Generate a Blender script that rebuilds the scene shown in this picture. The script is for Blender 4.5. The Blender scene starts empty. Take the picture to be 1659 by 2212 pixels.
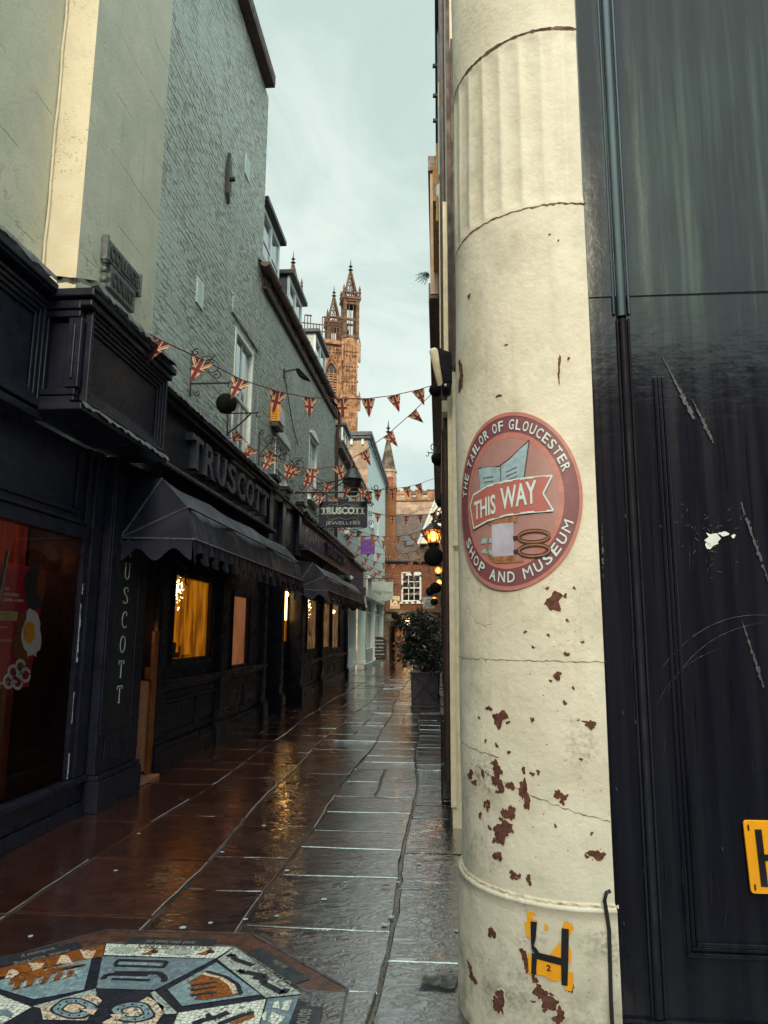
import bpy, bmesh, math, random
from mathutils import Vector, Matrix
random.seed(7)
R_ = math.radians
S = bpy.context.scene
COL = S.collection

# ------------------------------------------------------------------ camera, sky, sun, exposure
F_, CX, CY, EYE = 1540., 829.5, 1106., 1.5
PITCH, YAW, ROLL = math.atan(260/F_), R_(4.4), R_(0.35)
FW = Vector((-math.sin(YAW)*math.cos(PITCH), math.cos(YAW)*math.cos(PITCH), math.sin(PITCH)))
_r = Vector((math.cos(YAW), math.sin(YAW), 0)); _u = _r.cross(FW)
RT = _r*math.cos(ROLL)+_u*math.sin(ROLL); UP = -_r*math.sin(ROLL)+_u*math.cos(ROLL)
CAM = Vector((0, 0, EYE))
cd = bpy.data.cameras.new('camera'); co = bpy.data.objects.new('camera', cd); COL.objects.link(co)
cd.sensor_fit = 'HORIZONTAL'; cd.sensor_width = 36; cd.lens = 36*F_/1659; cd.clip_end = 1500; cd.clip_start = .05
co.matrix_world = Matrix(((RT.x, UP.x, -FW.x, 0), (RT.y, UP.y, -FW.y, 0), (RT.z, UP.z, -FW.z, EYE), (0, 0, 0, 1)))
S.camera = co
SUN_EL, SUN_AZ = 28., 2.          # sun stands behind the viewer, slightly to the right
sd = Vector((math.sin(R_(SUN_AZ))*math.cos(R_(SUN_EL)), -math.cos(R_(SUN_AZ))*math.cos(R_(SUN_EL)), math.sin(R_(SUN_EL))))
sl = bpy.data.lights.new('sun', 'SUN'); so = bpy.data.objects.new('sun', sl); COL.objects.link(so)
sl.energy = 2.0; sl.angle = R_(12); sl.color = (1., .80, .54)
so.rotation_euler = sd.to_track_quat('Z', 'Y').to_euler(); so.location = (0, -20, 30)
S.view_settings.view_transform = 'Standard'; S.view_settings.look = 'None'; S.view_settings.gamma = 1
S.view_settings.exposure = 0.35

# ------------------------------------------------------------------ node shorthand
class E:
    def __init__(s, g, o): s.g, s.o = g, o
    def _m(s, op, b=None, c=None):
        n = s.g.nt.nodes.new('ShaderNodeMath'); n.operation = op
        for i, v in enumerate((s, b, c)):
            if v is None: continue
            if isinstance(v, E): s.g.nt.links.new(v.o, n.inputs[i])
            else: n.inputs[i].default_value = v
        return E(s.g, n.outputs[0])
    def __add__(s, b): return s._m('ADD', b)
    __radd__ = __add__
    def __sub__(s, b): return s._m('SUBTRACT', b)
    def __mul__(s, b): return s._m('MULTIPLY', b)
    __rmul__ = __mul__
    def __truediv__(s, b): return s._m('DIVIDE', b)
    def abs(s): return s._m('ABSOLUTE')
    def lt(s, b): return s._m('LESS_THAN', b)
    def gt(s, b): return s._m('GREATER_THAN', b)
    def min(s, b): return s._m('MINIMUM', b)
    def max(s, b): return s._m('MAXIMUM', b)
    def pow(s, b): return s._m('POWER', b)
class G:
    def __init__(s, nt): s.nt = nt
    def node(s, t, **kw):
        n = s.nt.nodes.new(t)
        for k, v in kw.items(): setattr(n, k, v)
        return n
    def put(s, inp, v):
        if isinstance(v, E): s.nt.links.new(v.o, inp)
        elif isinstance(v, (tuple, list)) and len(v) == 3 and inp.type == 'RGBA': inp.default_value = (*v, 1)
        else: inp.default_value = v
    def obj(s): return E(s, s.node('ShaderNodeTexCoord').outputs['Object'])
    def gen(s): return E(s, s.node('ShaderNodeTexCoord').outputs['Generated'])
    def attr(s, name): return E(s, s.node('ShaderNodeAttribute', attribute_name=name).outputs['Color'])
    def sep(s, v):
        n = s.node('ShaderNodeSeparateXYZ'); s.put(n.inputs[0], v); return [E(s, o) for o in n.outputs]
    def comb(s, x, y, z):
        n = s.node('ShaderNodeCombineXYZ')
        for i, v in enumerate((x, y, z)): s.put(n.inputs[i], v)
        return E(s, n.outputs[0])
    def scale(s, v, k):
        n = s.node('ShaderNodeVectorMath', operation='MULTIPLY'); s.put(n.inputs[0], v); n.inputs[1].default_value = k; return E(s, n.outputs[0])
    def vadd(s, a, b):
        n = s.node('ShaderNodeVectorMath', operation='ADD'); s.put(n.inputs[0], a); s.put(n.inputs[1], b); return E(s, n.outputs[0])
    def noise(s, v, sc, det=4, rough=.55, dist=0, color=False):
        n = s.node('ShaderNodeTexNoise'); s.put(n.inputs['Vector'], v)
        n.inputs['Scale'].default_value = sc; n.inputs['Detail'].default_value = det
        n.inputs['Roughness'].default_value = rough; n.inputs['Distortion'].default_value = dist
        return E(s, n.outputs['Color' if color else 'Fac'])
    def vor(s, v, sc, feature='F1', rnd=1., out='Distance'):
        n = s.node('ShaderNodeTexVoronoi', feature=feature); s.put(n.inputs['Vector'], v)
        n.inputs['Scale'].default_value = sc; n.inputs['Randomness'].default_value = rnd
        return E(s, n.outputs[out])
    def brick(s, v, bw, bh, mortar=.01, sm=.1, off=.5):
        n = s.node('ShaderNodeTexBrick'); s.put(n.inputs['Vector'], v); n.offset = off
        n.inputs['Scale'].default_value = 1; n.inputs['Brick Width'].default_value = bw; n.inputs['Row Height'].default_value = bh
        n.inputs['Mortar Size'].default_value = mortar; n.inputs['Mortar Smooth'].default_value = sm
        n.inputs['Color1'].default_value = (0, 0, 0, 1); n.inputs['Color2'].default_value = (1, 1, 1, 1); n.inputs['Mortar'].default_value = (.5, .5, .5, 1)
        return E(s, n.outputs['Fac']), E(s, n.outputs['Color'])
    def ramp(s, f, a, b, lo=0., hi=1.):
        n = s.node('ShaderNodeMapRange', interpolation_type='SMOOTHSTEP'); s.put(n.inputs[0], f)
        for i, v in enumerate((a, b, lo, hi)): n.inputs[i+1].default_value = v
        return E(s, n.outputs[0])
    def mix(s, f, a, b):
        n = s.node('ShaderNodeMix', data_type='RGBA'); s.put(n.inputs[0], f); s.put(n.inputs[6], a); s.put(n.inputs[7], b)
        return E(s, n.outputs[2])
    def mul(s, a, b):
        n = s.node('ShaderNodeMix', data_type='RGBA', blend_type='MULTIPLY'); n.inputs[0].default_value = 1
        s.put(n.inputs[6], a); s.put(n.inputs[7], b); return E(s, n.outputs[2])

MATS = {}
def M(name, fn):
    m = bpy.data.materials.new(name); m.use_nodes = True; nt = m.node_tree
    p = nt.nodes['Principled BSDF']; g = G(nt); d = fn(g)
    for k, key in dict(col='Base Color', rough='Roughness', metal='Metallic', spec='Specular IOR Level', ior='IOR', coat='Coat Weight',
                       crough='Coat Roughness', coati='Coat IOR', emit='Emission Color', estr='Emission Strength', trans='Transmission Weight').items():
        if k in d: g.put(p.inputs[key], d[k])
    if 'bump' in d:
        b = g.node('ShaderNodeBump'); g.put(b.inputs['Height'], d['bump']); b.inputs['Strength'].default_value = d.get('bs', .5); b.inputs['Distance'].default_value = d.get('bd', .02)
        nt.links.new(b.outputs[0], p.inputs['Normal']); nt.links.new(b.outputs[0], p.inputs['Coat Normal'])
    MATS[name] = m; return m

# world: Nishita daylight under a pale overcast deck, brighter and warmer round the low sun
w = bpy.data.worlds.new('World'); S.world = w; w.use_nodes = True
g = G(w.node_tree); bg = w.node_tree.nodes['Background']
sky = g.node('ShaderNodeTexSky', sky_type='NISHITA'); sky.sun_disc = False
sky.sun_elevation = R_(SUN_EL); sky.sun_rotation = math.atan2(sd.x, sd.y)
d = g.gen(); dx, dy, dz = g.sep(d)
cl = g.noise(g.scale(d, (1, 1, 1.5)), 3.4, 7, .58, .5)
deck = g.mix(g.ramp(cl, .36, .64), (5.2, 6.5, 5.95), (7.3, 8.2, 7.6))
dot = dx*sd.x + dy*sd.y + dz*sd.z
glow = g.ramp(dot, .70, 1.0)
tot = g.mix(.9, E(g, sky.outputs[0]), deck)
zen = g.ramp(dz, .74, .98)
tot = g.mix(zen, tot, (21., 27.5, 27.))
tot = g.mix(glow*.75, tot, (16., 19.5, 18.))
g.put(bg.inputs['Color'], tot); bg.inputs['Strength'].default_value = .095

# ------------------------------------------------------------------ geometry helpers
def P(x, y, X=None, Y=None, Z=None):
    """world point seen at photo position x,y (of a 1659-wide picture) on the plane X, Y or Z = const"""
    d = FW + RT*((x-CX)/F_) - UP*((y-CY)/F_)
    t = (X-CAM.x)/d.x if X is not None else (Y-CAM.y)/d.y if Y is not None else (Z-CAM.z)/d.z
    return CAM + d*t
def PV(x, y, A, B):
    """same, on the vertical plane through plan points A and B"""
    d = FW + RT*((x-CX)/F_) - UP*((y-CY)/F_)
    nx, ny = B[1]-A[1], -(B[0]-A[0])
    return CAM + d*((nx*(A[0]-CAM.x)+ny*(A[1]-CAM.y))/(nx*d.x+ny*d.y))
OFF = {}
class MB:
    def __init__(s, xf=None): s.v, s.f, s.m, s.c, s.xf = [], [], [], [], xf
    def add(s, pts, faces, m=0, col=None):
        n = len(s.v)
        s.v += [Vector(s.xf(*p)) if s.xf else Vector(p) for p in pts]
        for f in faces: s.f.append([n+i for i in f]); s.m.append(m); s.c.append(col)
        return s
    def box(s, x0, x1, y0, y1, z0, z1, m=0):
        x0, x1 = min(x0, x1), max(x0, x1); y0, y1 = min(y0, y1), max(y0, y1); z0, z1 = min(z0, z1), max(z0, z1)
        return s.add([(x0,y0,z0),(x1,y0,z0),(x1,y1,z0),(x0,y1,z0),(x0,y0,z1),(x1,y0,z1),(x1,y1,z1),(x0,y1,z1)],
                     [(0,3,2,1),(4,5,6,7),(0,1,5,4),(1,2,6,5),(2,3,7,6),(3,0,4,7)], m)
    def poly(s, pts, m=0, col=None): return s.add(pts, [tuple(range(len(pts)))], m, col)
    def prism(s, pts, ext, m=0):
        n = len(pts); e = Vector(ext); pts = [Vector(p) for p in pts]
        return s.add(pts+[p+e for p in pts], [tuple(range(n))[::-1], tuple(range(n, 2*n))]+[(i, (i+1) % n, n+(i+1) % n, n+i) for i in range(n)], m)
    def tube(s, pts, r, seg=6, m=0, closed=False):
        pts = [Vector(p) for p in pts]; n = len(pts); rs = r if isinstance(r, (list, tuple)) else [r]*n
        vs = []
        for i, p in enumerate(pts):
            t = (pts[min(i+1, n-1)]-pts[max(i-1, 0)])
            if t.length < 1e-9: t = Vector((0, 0, 1))
            t.normalize(); a = t.cross(Vector((0, 0, 1)) if abs(t.z) < .95 else Vector((0, 1, 0))).normalized(); b = t.cross(a)
            vs += [p+(a*math.cos(2*math.pi*k/seg)+b*math.sin(2*math.pi*k/seg))*rs[i] for k in range(seg)]
        fs = [(i*seg+k, i*seg+(k+1) % seg, (i+1)*seg+(k+1) % seg, (i+1)*seg+k) for i in range(n-1) for k in range(seg)]
        return s.add(vs, fs+[tuple(range(seg))[::-1], tuple((n-1)*seg+k for k in range(seg))], m)
    def lathe(s, c, prof, seg=16, m=0, sx=1, sy=1, rot=0):
        vs = [(c[0]+r*sx*math.cos(2*math.pi*k/seg+rot), c[1]+r*sy*math.sin(2*math.pi*k/seg+rot), c[2]+z) for r, z in prof for k in range(seg)]
        n = len(prof); fs = [(i*seg+k, i*seg+(k+1) % seg, (i+1)*seg+(k+1) % seg, (i+1)*seg+k) for i in range(n-1) for k in range(seg)]
        return s.add(vs, fs+[tuple(range(seg))[::-1], tuple((n-1)*seg+k for k in range(seg))], m)
    def ball(s, c, r, seg=16, m=0, sz=1):
        pr = [(max(.001, r*math.sin(math.pi*i/(seg//2))), -r*sz*math.cos(math.pi*i/(seg//2))) for i in range(seg//2+1)]
        return s.lathe(c, pr, seg, m)
    def build(s, name, mats, parent=None, smooth=False, bevel=0, label=None, off=None):
        me = bpy.data.meshes.new(name)
        o_ = Vector(off) if off is not None else OFF.get(parent.name, Vector((0, 0, 0))) if parent else Vector((0, 0, 0))
        me.from_pydata([v-o_ for v in s.v], [], s.f)
        for m in (mats if isinstance(mats, (list, tuple)) else [mats]): me.materials.append(MATS[m] if isinstance(m, str) else m)
        me.polygons.foreach_set('material_index', s.m)
        if any(c is not None for c in s.c):
            ca = me.color_attributes.new('Col', 'FLOAT_COLOR', 'CORNER')
            for p, c in zip(me.polygons, s.c):
                for li in p.loop_indices: ca.data[li].color = (*(c or (1, 1, 1)), 1)
        if smooth:
            me.polygons.foreach_set('use_smooth', [True]*len(me.polygons))
            if smooth != True: me.set_sharp_from_angle(angle=R_(smooth))
        me.update()
        ob = bpy.data.objects.new(name, me); COL.objects.link(ob)
        if parent: ob.parent = parent; OFF[ob.name] = o_
        elif off is not None: ob.location = o_
        if bevel:
            b = ob.modifiers.new('bevel', 'BEVEL'); b.width = bevel; b.segments = 2; b.limit_method = 'ANGLE'; b.angle_limit = R_(40)
        if label: ob['label'] = label
        return ob
def thing(name, label, cat, loc=(0, 0, 0), group=None):
    o = bpy.data.objects.new(name, None); COL.objects.link(o); o.location = loc; o.empty_display_size = .2
    o['label'] = label; o['category'] = cat
    if group: o['group'] = group
    OFF[o.name] = Vector(loc); return o
def tag(o, label, cat, group=None):
    o['label'] = label; o['category'] = cat
    if group: o['group'] = group
    return o
def struct(o): o['kind'] = 'structure'; return o
def copy_tree(o, parent=None):
    c = o.copy(); COL.objects.link(c)
    if parent: c.parent = parent
    for ch in o.children: copy_tree(ch, c)
    return c

_tc = {}
def glyphs(txt, bold=0., depth=0., res=3, spacing=1.):
    key = (txt, bold, depth, res, spacing)
    if key not in _tc:
        cu = bpy.data.curves.new('t', 'FONT'); cu.body = txt; cu.size = 1; cu.extrude = depth; cu.offset = bold; cu.resolution_u = res
        cu.space_character = spacing
        ob = bpy.data.objects.new('t', cu); COL.objects.link(ob); dg = bpy.context.evaluated_depsgraph_get(); dg.update()
        me = bpy.data.meshes.new_from_object(ob.evaluated_get(dg))
        _tc[key] = ([tuple(v.co) for v in me.vertices], [tuple(p.vertices) for p in me.polygons])
        bpy.data.objects.remove(ob); bpy.data.curves.remove(cu); bpy.data.meshes.remove(me)
    return _tc[key]
def text(mb, txt, o, u, v, width, height, m=0, bold=.0, depth=0., centre=True, fn=None, spacing=1.):
    """flat or extruded lettering fitted into width x height, lower edge centred (or starting) at o"""
    vs, fs = glyphs(txt, bold, depth/max(height, 1e-6)/2, spacing=spacing)
    if not vs: return mb
    x0, x1 = min(p[0] for p in vs), max(p[0] for p in vs); y0, y1 = min(p[1] for p in vs), max(p[1] for p in vs)
    o, u, v = Vector(o), Vector(u), Vector(v); n = u.cross(v)
    pts = []
    for p in vs:
        a = (p[0]-x0)/(x1-x0)*width-(width/2 if centre else 0); b = (p[1]-y0)/max(y1-y0, 1e-6)*height
        pts.append(fn(a, b, p[2]*height) if fn else o+u*a+v*b+n*(p[2]*height+depth/2))
    return mb.add(pts, fs, m)
XU, YU, ZU = Vector((1, 0, 0)), Vector((0, 1, 0)), Vector((0, 0, 1))

def wall_x(mb, X, y0, y1, z0, z1, holes=(), depth=.14, m=0, mr=None):
    """wall sheet facing +X with real recesses"""
    ys = sorted({y0, y1, *[h[0] for h in holes], *[h[1] for h in holes]}); zs = sorted({z0, z1, *[h[2] for h in holes], *[h[3] for h in holes]})
    for a, b in zip(ys, ys[1:]):
        for c, d in zip(zs, zs[1:]):
            if any(h[0] <= (a+b)/2 <= h[1] and h[2] <= (c+d)/2 <= h[3] for h in holes): continue
            mb.poly([(X, a, c), (X, b, c), (X, b, d), (X, a, d)], m)
    mr = m if mr is None else mr
    for h in holes:
        a, b, c, d = h[:4]; Q = X-depth
        mb.poly([(X, a, c), (Q, a, c), (Q, a, d), (X, a, d)], mr); mb.poly([(X, b, c), (X, b, d), (Q, b, d), (Q, b, c)], mr)
        mb.poly([(X, a, c), (X, b, c), (Q, b, c), (Q, a, c)], mr); mb.poly([(X, a, d), (Q, a, d), (Q, b, d), (X, b, d)], mr)
        mb.poly([(Q, a, c), (Q, b, c), (Q, b, d), (Q, a, d)], mr)
    return mb
def scroll(c, u, v, r, turns=1.4, n=22, start=0., sgn=1):
    c, u, v = Vector(c), Vector(u), Vector(v)
    return [c+(u*math.cos(start+sgn*t*turns*2*math.pi)+v*math.sin(start+sgn*t*turns*2*math.pi))*r*(1-.8*t) for t in [i/n for i in range(n+1)]]

# ------------------------------------------------------------------ materials
def plain(name, col, rough=.5, var=.25, bump=.15, sc=14, **kw):
    def fn(g):
        o = g.obj(); n = g.noise(o, sc, 5, .6)
        c = g.mix(g.ramp(n, .3, .7), tuple(x*(1-var) for x in col), tuple(min(1, x*(1+var)) for x in col))
        return dict(col=c, rough=g.ramp(g.noise(o, sc*.6, 4), .3, .7, rough*.8, min(1, rough*1.25)), bump=n, bs=bump, bd=.01, **kw)
    return M(name, fn)
plain('dark paint', (.0115, .0130, .026), .3, .3, .12, 9, spec=.32)
plain('dark canvas', (.015, .0175, .034), .45, .25, .2, 6, spec=.3)
plain('soot metal', (.018, .017, .02), .45)
plain('lead', (.065, .07, .082), .38, .5, .5, 22)
plain('white paint', (.72, .78, .78), .4, .08, .08)
def fwr(g):
    o = g.obj(); x, y, z = g.sep(o); n = g.noise(o, 3, 5, .6); st = g.ramp(g.noise(g.comb(x*5., y*5., z*.6), 1, 5, .65), .48, .72)
    c = g.mix(g.ramp(n, .3, .7), (.58, .71, .70), (.70, .81, .80)); return dict(col=g.mix(st*.5, c, (.33, .40, .40)), rough=.6, bump=n, bs=.3, bd=.02)
M('white render', fwr)
plain('gutter brown', (.10, .062, .058), .45)
plain('timber brown', (.055, .030, .024), .6)
plain('cream paint', (.78, .68, .50), .5, .1, .15)
plain('peach render', (.62, .42, .32), .6, .15, .2, 4)
plain('ochre timber', (.42, .22, .06), .6, .3, .3, 10)
plain('orange box', (.85, .34, .02), .4, .1, .02)
plain('slate', (.055, .065, .085), .5, .3, .3, 8)
plain('sign slate', (.022, .025, .042), .5, .15, .05, spec=.12)
plain('sign teal letter', (.30, .41, .41), .45, .12, .02)
plain('sign pale', (.34, .44, .43), .5, .12, .05, 5)
plain('sign pale letter', (.16, .21, .22), .5, .1, .02)
plain('purple', (.10, .007, .30), .4, .15, .02)
plain('lilac letter', (.22, .12, .38), .4, .1, .02)
plain('lilac board', (.075, .062, .12), .45, .2, .05)
plain('menu red', (.33, .008, .03), .35, .2, .02)
plain('menu white', (.6, .6, .64), .4, .1, .02)
plain('menu yolk', (.7, .3, .01), .35, .1, .02)
plain('menu tan', (.42, .36, .14), .4, .1, .02)
plain('menu dark', (.03, .03, .04), .4, .6, .02, 60)
plain('menu batter', (.16, .05, .015), .5, .5, .1, 70)
plain('curtain red', (.22, .035, .02), .8, .3, .3, 5)
plain('door wood', (.20, .068, .017), .4, .3, .1, 6)
plain('board salmon', (.5, .24, .16), .7, .25, .2, 50)
plain('black board', (.016, .016, .022), .5, spec=.2)
plain('chalk', (.5, .55, .55), .7, .3, .02, 80)
plain('chalk red', (.4, .05, .03), .7, .3, .02, 80)
plain('frame timber', (.10, .035, .018), .45, .3, .1)
plain('fern', (.012, .022, .016), .5)
plain('terracotta', (.35, .10, .05), .8)
plain('worm grey', (.16, .17, .18), .6)
plain('hydrant yellow', (.95, .40, .012), .35, .06, .02)
plain('hydrant black', (.012, .012, .016), .4)
plain('sign cream', (.80, .68, .46), .5, .08, .02)
plain('disc maroon', (.20, .07, .09), .42, .08, .06, 30)
plain('disc rim', (.48, .19, .16), .42, .1, .06, 30)
plain('disc pink', (.39, .215, .205), .42, .08, .06, 12)
plain('disc red', (.44, .14, .125), .42, .07, .06, 20)
plain('disc letter', (.60, .74, .74), .45, .06, .04, 30)
plain('disc blue', (.30, .43, .50), .5, .18, .06, 30)
plain('disc brown', (.33, .15, .075), .5, .3, .06, 40)
plain('disc ink', (.06, .022, .018), .5, .2, .02)
plain('disc lilac', (.46, .44, .56), .5, .15, .06, 12)
plain('cord red', (.12, .018, .016), .8)
plain('letter slate', (.06, .066, .09), .3, .15, .05)
plain('matt black', (.007, .007, .012), .6, .2, .1, spec=.12)
plain('scuff', (.055, .068, .075), .6, .5, .1, 90)
plain('highlight ledge', (.05, .06, .075), .12, .2, .1)
plain('gum', (.30, .36, .36), .6, .3, .1, 60)
plain('wire', (.05, .045, .05), .5)
def fleaf(g):
    o = g.obj(); n = g.noise(o, 9, 3); r = g.attr('Col')
    return dict(col=g.mul(g.mix(g.ramp(n, .35, .65), (.008, .013, .013), (.024, .036, .034)), r), rough=.3, spec=.5)
M('leaf', fleaf)
M('topiary', lambda g: dict(col=g.mix(g.ramp(g.noise(g.obj(), 40, 3), .35, .65), (.003, .004, .004), (.010, .014, .013)), rough=.75, spec=.15, bump=g.noise(g.obj(), 90, 3), bs=.8, bd=.01))

def brick_yz(name, c_lo, c_hi, c_mortar, painted, soot=(.17, .095, .08), soft=False):
    """brickwork on walls facing +X (courses along Y); painted: paint floods the joints, open joints and pits show dark"""
    def fn(g):
        o = g.obj(); x, y, z = g.sep(o)
        wob = g.noise(o, 3.2, 3); uv = g.comb(y + x + (wob-.5)*.035, z+(g.noise(o, 4.7, 3)-.5)*.03, 0.)
        fac, bc = g.brick(uv, .225, .075, .011, .35)
        n = g.noise(o, 26, 5, .65); big = g.noise(o, .8, 4)
        st = g.noise(g.comb(x*5., y*5.+z*1.0, z*26.), 1.0, 3, .5, .6)
        if painted:
            pit = (g.ramp(st, .52, .58)*g.ramp(big, .32, .55)*(.45+g.ramp(fac, .2, .9)*.55)).max(g.ramp(fac, .5, .95)*g.ramp(g.noise(g.comb(x*2., y*2.6, z*9.), 1., 3), .5, .6)*.8)
            c = g.mix(g.ramp(n, .3, .75), c_lo, c_hi); c = g.mix(g.ramp(big, .3, .8)*.5, c, tuple(v*.82 for v in c_hi))
            c = g.mix(pit*.85, c, soot)
            h = (fac*-.55) + n*.55 + bc*.25 - pit*.8
            return dict(col=c, rough=.72, bump=h, bs=1., bd=.03)
        c = g.mix(bc, c_lo, c_hi); c = g.mix(g.ramp(n, .3, .75)*.5, c, c_lo); c = g.mix(fac, c, c_mortar)
        return dict(col=g.mix(g.ramp(big, .35, .7)*.4, c, tuple(v*.5 for v in c_lo)), rough=.85, bump=(fac*-1.)+n*.3, bs=.5, bd=.012)
    return M(name, fn)
brick_yz('painted brick', (.46, .545, .515), (.61, .685, .645), (.4, .4, .4), True)
brick_yz('red brick', (.19, .052, .024), (.32, .105, .048), (.20, .12, .085), False)
brick_yz('orange brick', (.20, .065, .018), (.31, .115, .04), (.26, .15, .08), False)
def frend(g):
    o = g.obj(); x, y, z = g.sep(o); n = g.noise(o, 2.2, 6, .6); f = g.noise(o, 30, 5, .6)
    low = g.ramp(z, 5.4, 4.3)                      # blown plaster near the shop roof
    cr = g.ramp(g.noise(o, 9, 5, .7), .56, .62)*low
    drip = g.ramp(g.noise(g.comb(x*9., y*9., z*.7), 1, 3), .55, .75)
    jt = g.ramp((((z*1.0+(n-.5)*.06)/.62)._m('FRACT')-.5).abs(), .008, .02, 1, 0)*g.ramp(g.noise(o, 1.5, 2), .45, .6)
    c = g.mix(g.ramp(n, .3, .7), (.55, .545, .45), (.66, .635, .515)); c = g.mix(cr*.6, c, (.25, .23, .19)); c = g.mix(drip*.2, c, (.3, .28, .23))
    c = g.mix(jt*.45, c, (.25, .24, .2))
    return dict(col=c, rough=.75, bump=f*.4+n-cr*.7-jt*.4, bs=.55, bd=.02)
M('old render', frend)
def fpier(g):
    o = g.obj(); n = g.noise(o, 3, 6, .6); sp = g.ramp(g.noise(o, 45, 4, .7), .60, .66)*g.ramp(g.noise(o, 1.3, 3), .4, .6)
    c = g.mix(g.ramp(n, .3, .7), (.72, .64, .47), (.82, .74, .58)); c = g.mix(sp*.75, c, (.22, .16, .10))
    return dict(col=c, rough=.75, bump=n-sp*.6+g.noise(o, 60, 3)*.3, bs=.5, bd=.015)
M('pitted render', fpier)
def fcol(g):
    o = g.obj(); x, y, z = g.sep(o); n = g.noise(o, 2.6, 6, .6); f = g.noise(o, 38, 5, .65)
    c = g.mix(g.ramp(n, .3, .7), (.67, .625, .51), (.79, .75, .64))
    lump = g.noise(o, 7, 4, .6)
    dirt = g.ramp(g.noise(o, 4.0, 6, .75), .50, .72)*g.ramp(z, 2.0, .9)*g.ramp(g.noise(o, 60, 3), .38, .58)
    streak = g.ramp(g.noise(g.comb(x*14., y*14., z*1.1), 1, 4), .55, .8)*.30
    foot = g.ramp(z, .42, .02)*g.ramp(g.noise(o, 7, 5, .7), .38, .62)
    speck = g.ramp(g.vor(o, 26, rnd=1.), .075, .05)*g.ramp(g.noise(o, 2.3, 2), .42, .5)*g.ramp(z, 2.3, 1.2)
    crack = g.ramp(g.vor(g.vadd(o, g.scale(g.noise(o, 3, 4, color=True), (.5, .5, .5))), 1.5, 'DISTANCE_TO_EDGE'), .0015, .006, 1, 0)*g.ramp(g.noise(o, 1.1, 1), .48, .56)*g.ramp(z, 2.2, 1.5)
    dirt2 = g.ramp(g.noise(o, 2.2, 6, .7), .46, .72)*.5; c = g.mix(dirt2, c, (.38, .355, .285)); c = g.mix(dirt*.72, c, (.15, .14, .12)); c = g.mix(streak, c, (.42, .37, .27)); c = g.mix(foot*.75, c, (.16, .11, .065)); c = g.mix(speck, c, (.11, .035, .025)); c = g.mix(crack*.3, c, (.3, .24, .16))
    return dict(col=c, rough=.62, bump=f*.35+lump*.8-crack*.2-speck*.3, bs=.5, bd=.018)
M('column plaster', fcol)
M('bare red', lambda g: dict(col=g.mix(g.ramp(g.noise(g.obj(), 40, 4), .3, .7), (.075, .022, .017), (.155, .06, .045)), rough=.8, bump=g.noise(g.obj(), 60, 4), bs=.6, bd=.01))
M('groove dark', lambda g: dict(col=g.mix(g.ramp(g.noise(g.obj(), 12, 4), .4, .6), (.07, .035, .02), (.18, .11, .07)), rough=.9))
M('ridge orange', lambda g: dict(col=g.mix(g.ramp(g.noise(g.obj(), 22, 4), .45, .7), (.80, .70, .54), (.42, .25, .13)), rough=.6, bump=g.noise(g.obj(), 40, 3), bs=.5, bd=.01))
def fpanel(g):
    o = g.obj(); x, y, z = g.sep(o)
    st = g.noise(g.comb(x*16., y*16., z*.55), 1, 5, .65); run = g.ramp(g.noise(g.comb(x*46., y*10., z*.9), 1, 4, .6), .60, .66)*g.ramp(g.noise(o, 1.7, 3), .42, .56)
    n = g.noise(o, 5, 5, .6); fine = g.noise(g.comb(x*9., y*9., z*40.), 1, 4)
    scr = g.ramp(g.noise(g.comb(x*5.+z*1.6, y, z*.7-x*.3), 2.2, 3, .6, 1.2), .70, .73)*g.ramp(z, 2.9, 2.2)*g.ramp(g.noise(o, 3, 3), .5, .62)
    c = g.mix(g.ramp(st, .35, .75), (.007, .0078, .015), (.014, .0155, .024)); tz = g.ramp(z, 2.45, 3.0)*g.ramp(z, 4.5, 3.6); c = g.mix(g.ramp(st, .46, .7)*tz*.75, c, (.050, .080, .076)); c = g.mix(g.ramp(g.noise(g.comb(x*1.5, y, z*.6), 1., 3), .45, .65)*tz*.3, c, (.05, .085, .08)); c = g.mix(run*.85, c, (.003, .003, .006)); c = g.mix(scr*.5, c, (.10, .12, .13))  # streaky teal band at mid height: sky reflection painted into the base colour
    return dict(col=c, rough=g.ramp(st, .3, .75, .11, .20), spec=.40, bump=fine*.12+n*.8, bs=.16, bd=.02)
M('black panel', fpanel)
def fstone(g):
    o = g.obj(); x, y, z = g.sep(o); fac, bc = g.brick(g.comb(x+y*.6, z, 0.), 1.1, .55, .02, .2); n = g.noise(o, .9, 6, .65)
    c = g.mix(bc, (.40, .19, .095), (.56, .30, .165)); c = g.mix(g.ramp(n, .42, .6)*.8, c, (.12, .065, .04)); c = g.mix(fac*.4, c, (.2, .12, .07))
    return dict(col=c, rough=.85, bump=n-fac*.4, bs=.4, bd=.1)
M('tower stone', fstone)
def fstone2(g):
    o = g.obj(); x, y, z = g.sep(o); fac, bc = g.brick(g.comb(x+y, z, 0.), .55, .28, .012, .2); n = g.noise(o, 2.4, 6, .65)
    c = g.mix(bc, (.42, .27, .19), (.60, .43, .32)); c = g.mix(g.ramp(n, .42, .66)*.6, c, (.20, .12, .08)); c = g.mix(fac*.5, c, (.25, .16, .1))
    return dict(col=c, rough=.85, bump=n-fac*.5, bs=.4, bd=.03)
M('pink stone', fstone2)
plain('plate grey', (.12, .13, .135), .5, .3, .3, 22)
plain('sooty stone', (.15, .08, .048), .85, .55, .6, 1.3)
M('dark stone', lambda g: dict(col=g.mix(g.ramp(g.noise(g.obj(), 1.6, 5), .35, .65), (.06, .05, .038), (.20, .155, .11)), rough=.9, bump=g.noise(g.obj(), 12, 5), bs=.5, bd=.03))
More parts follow.
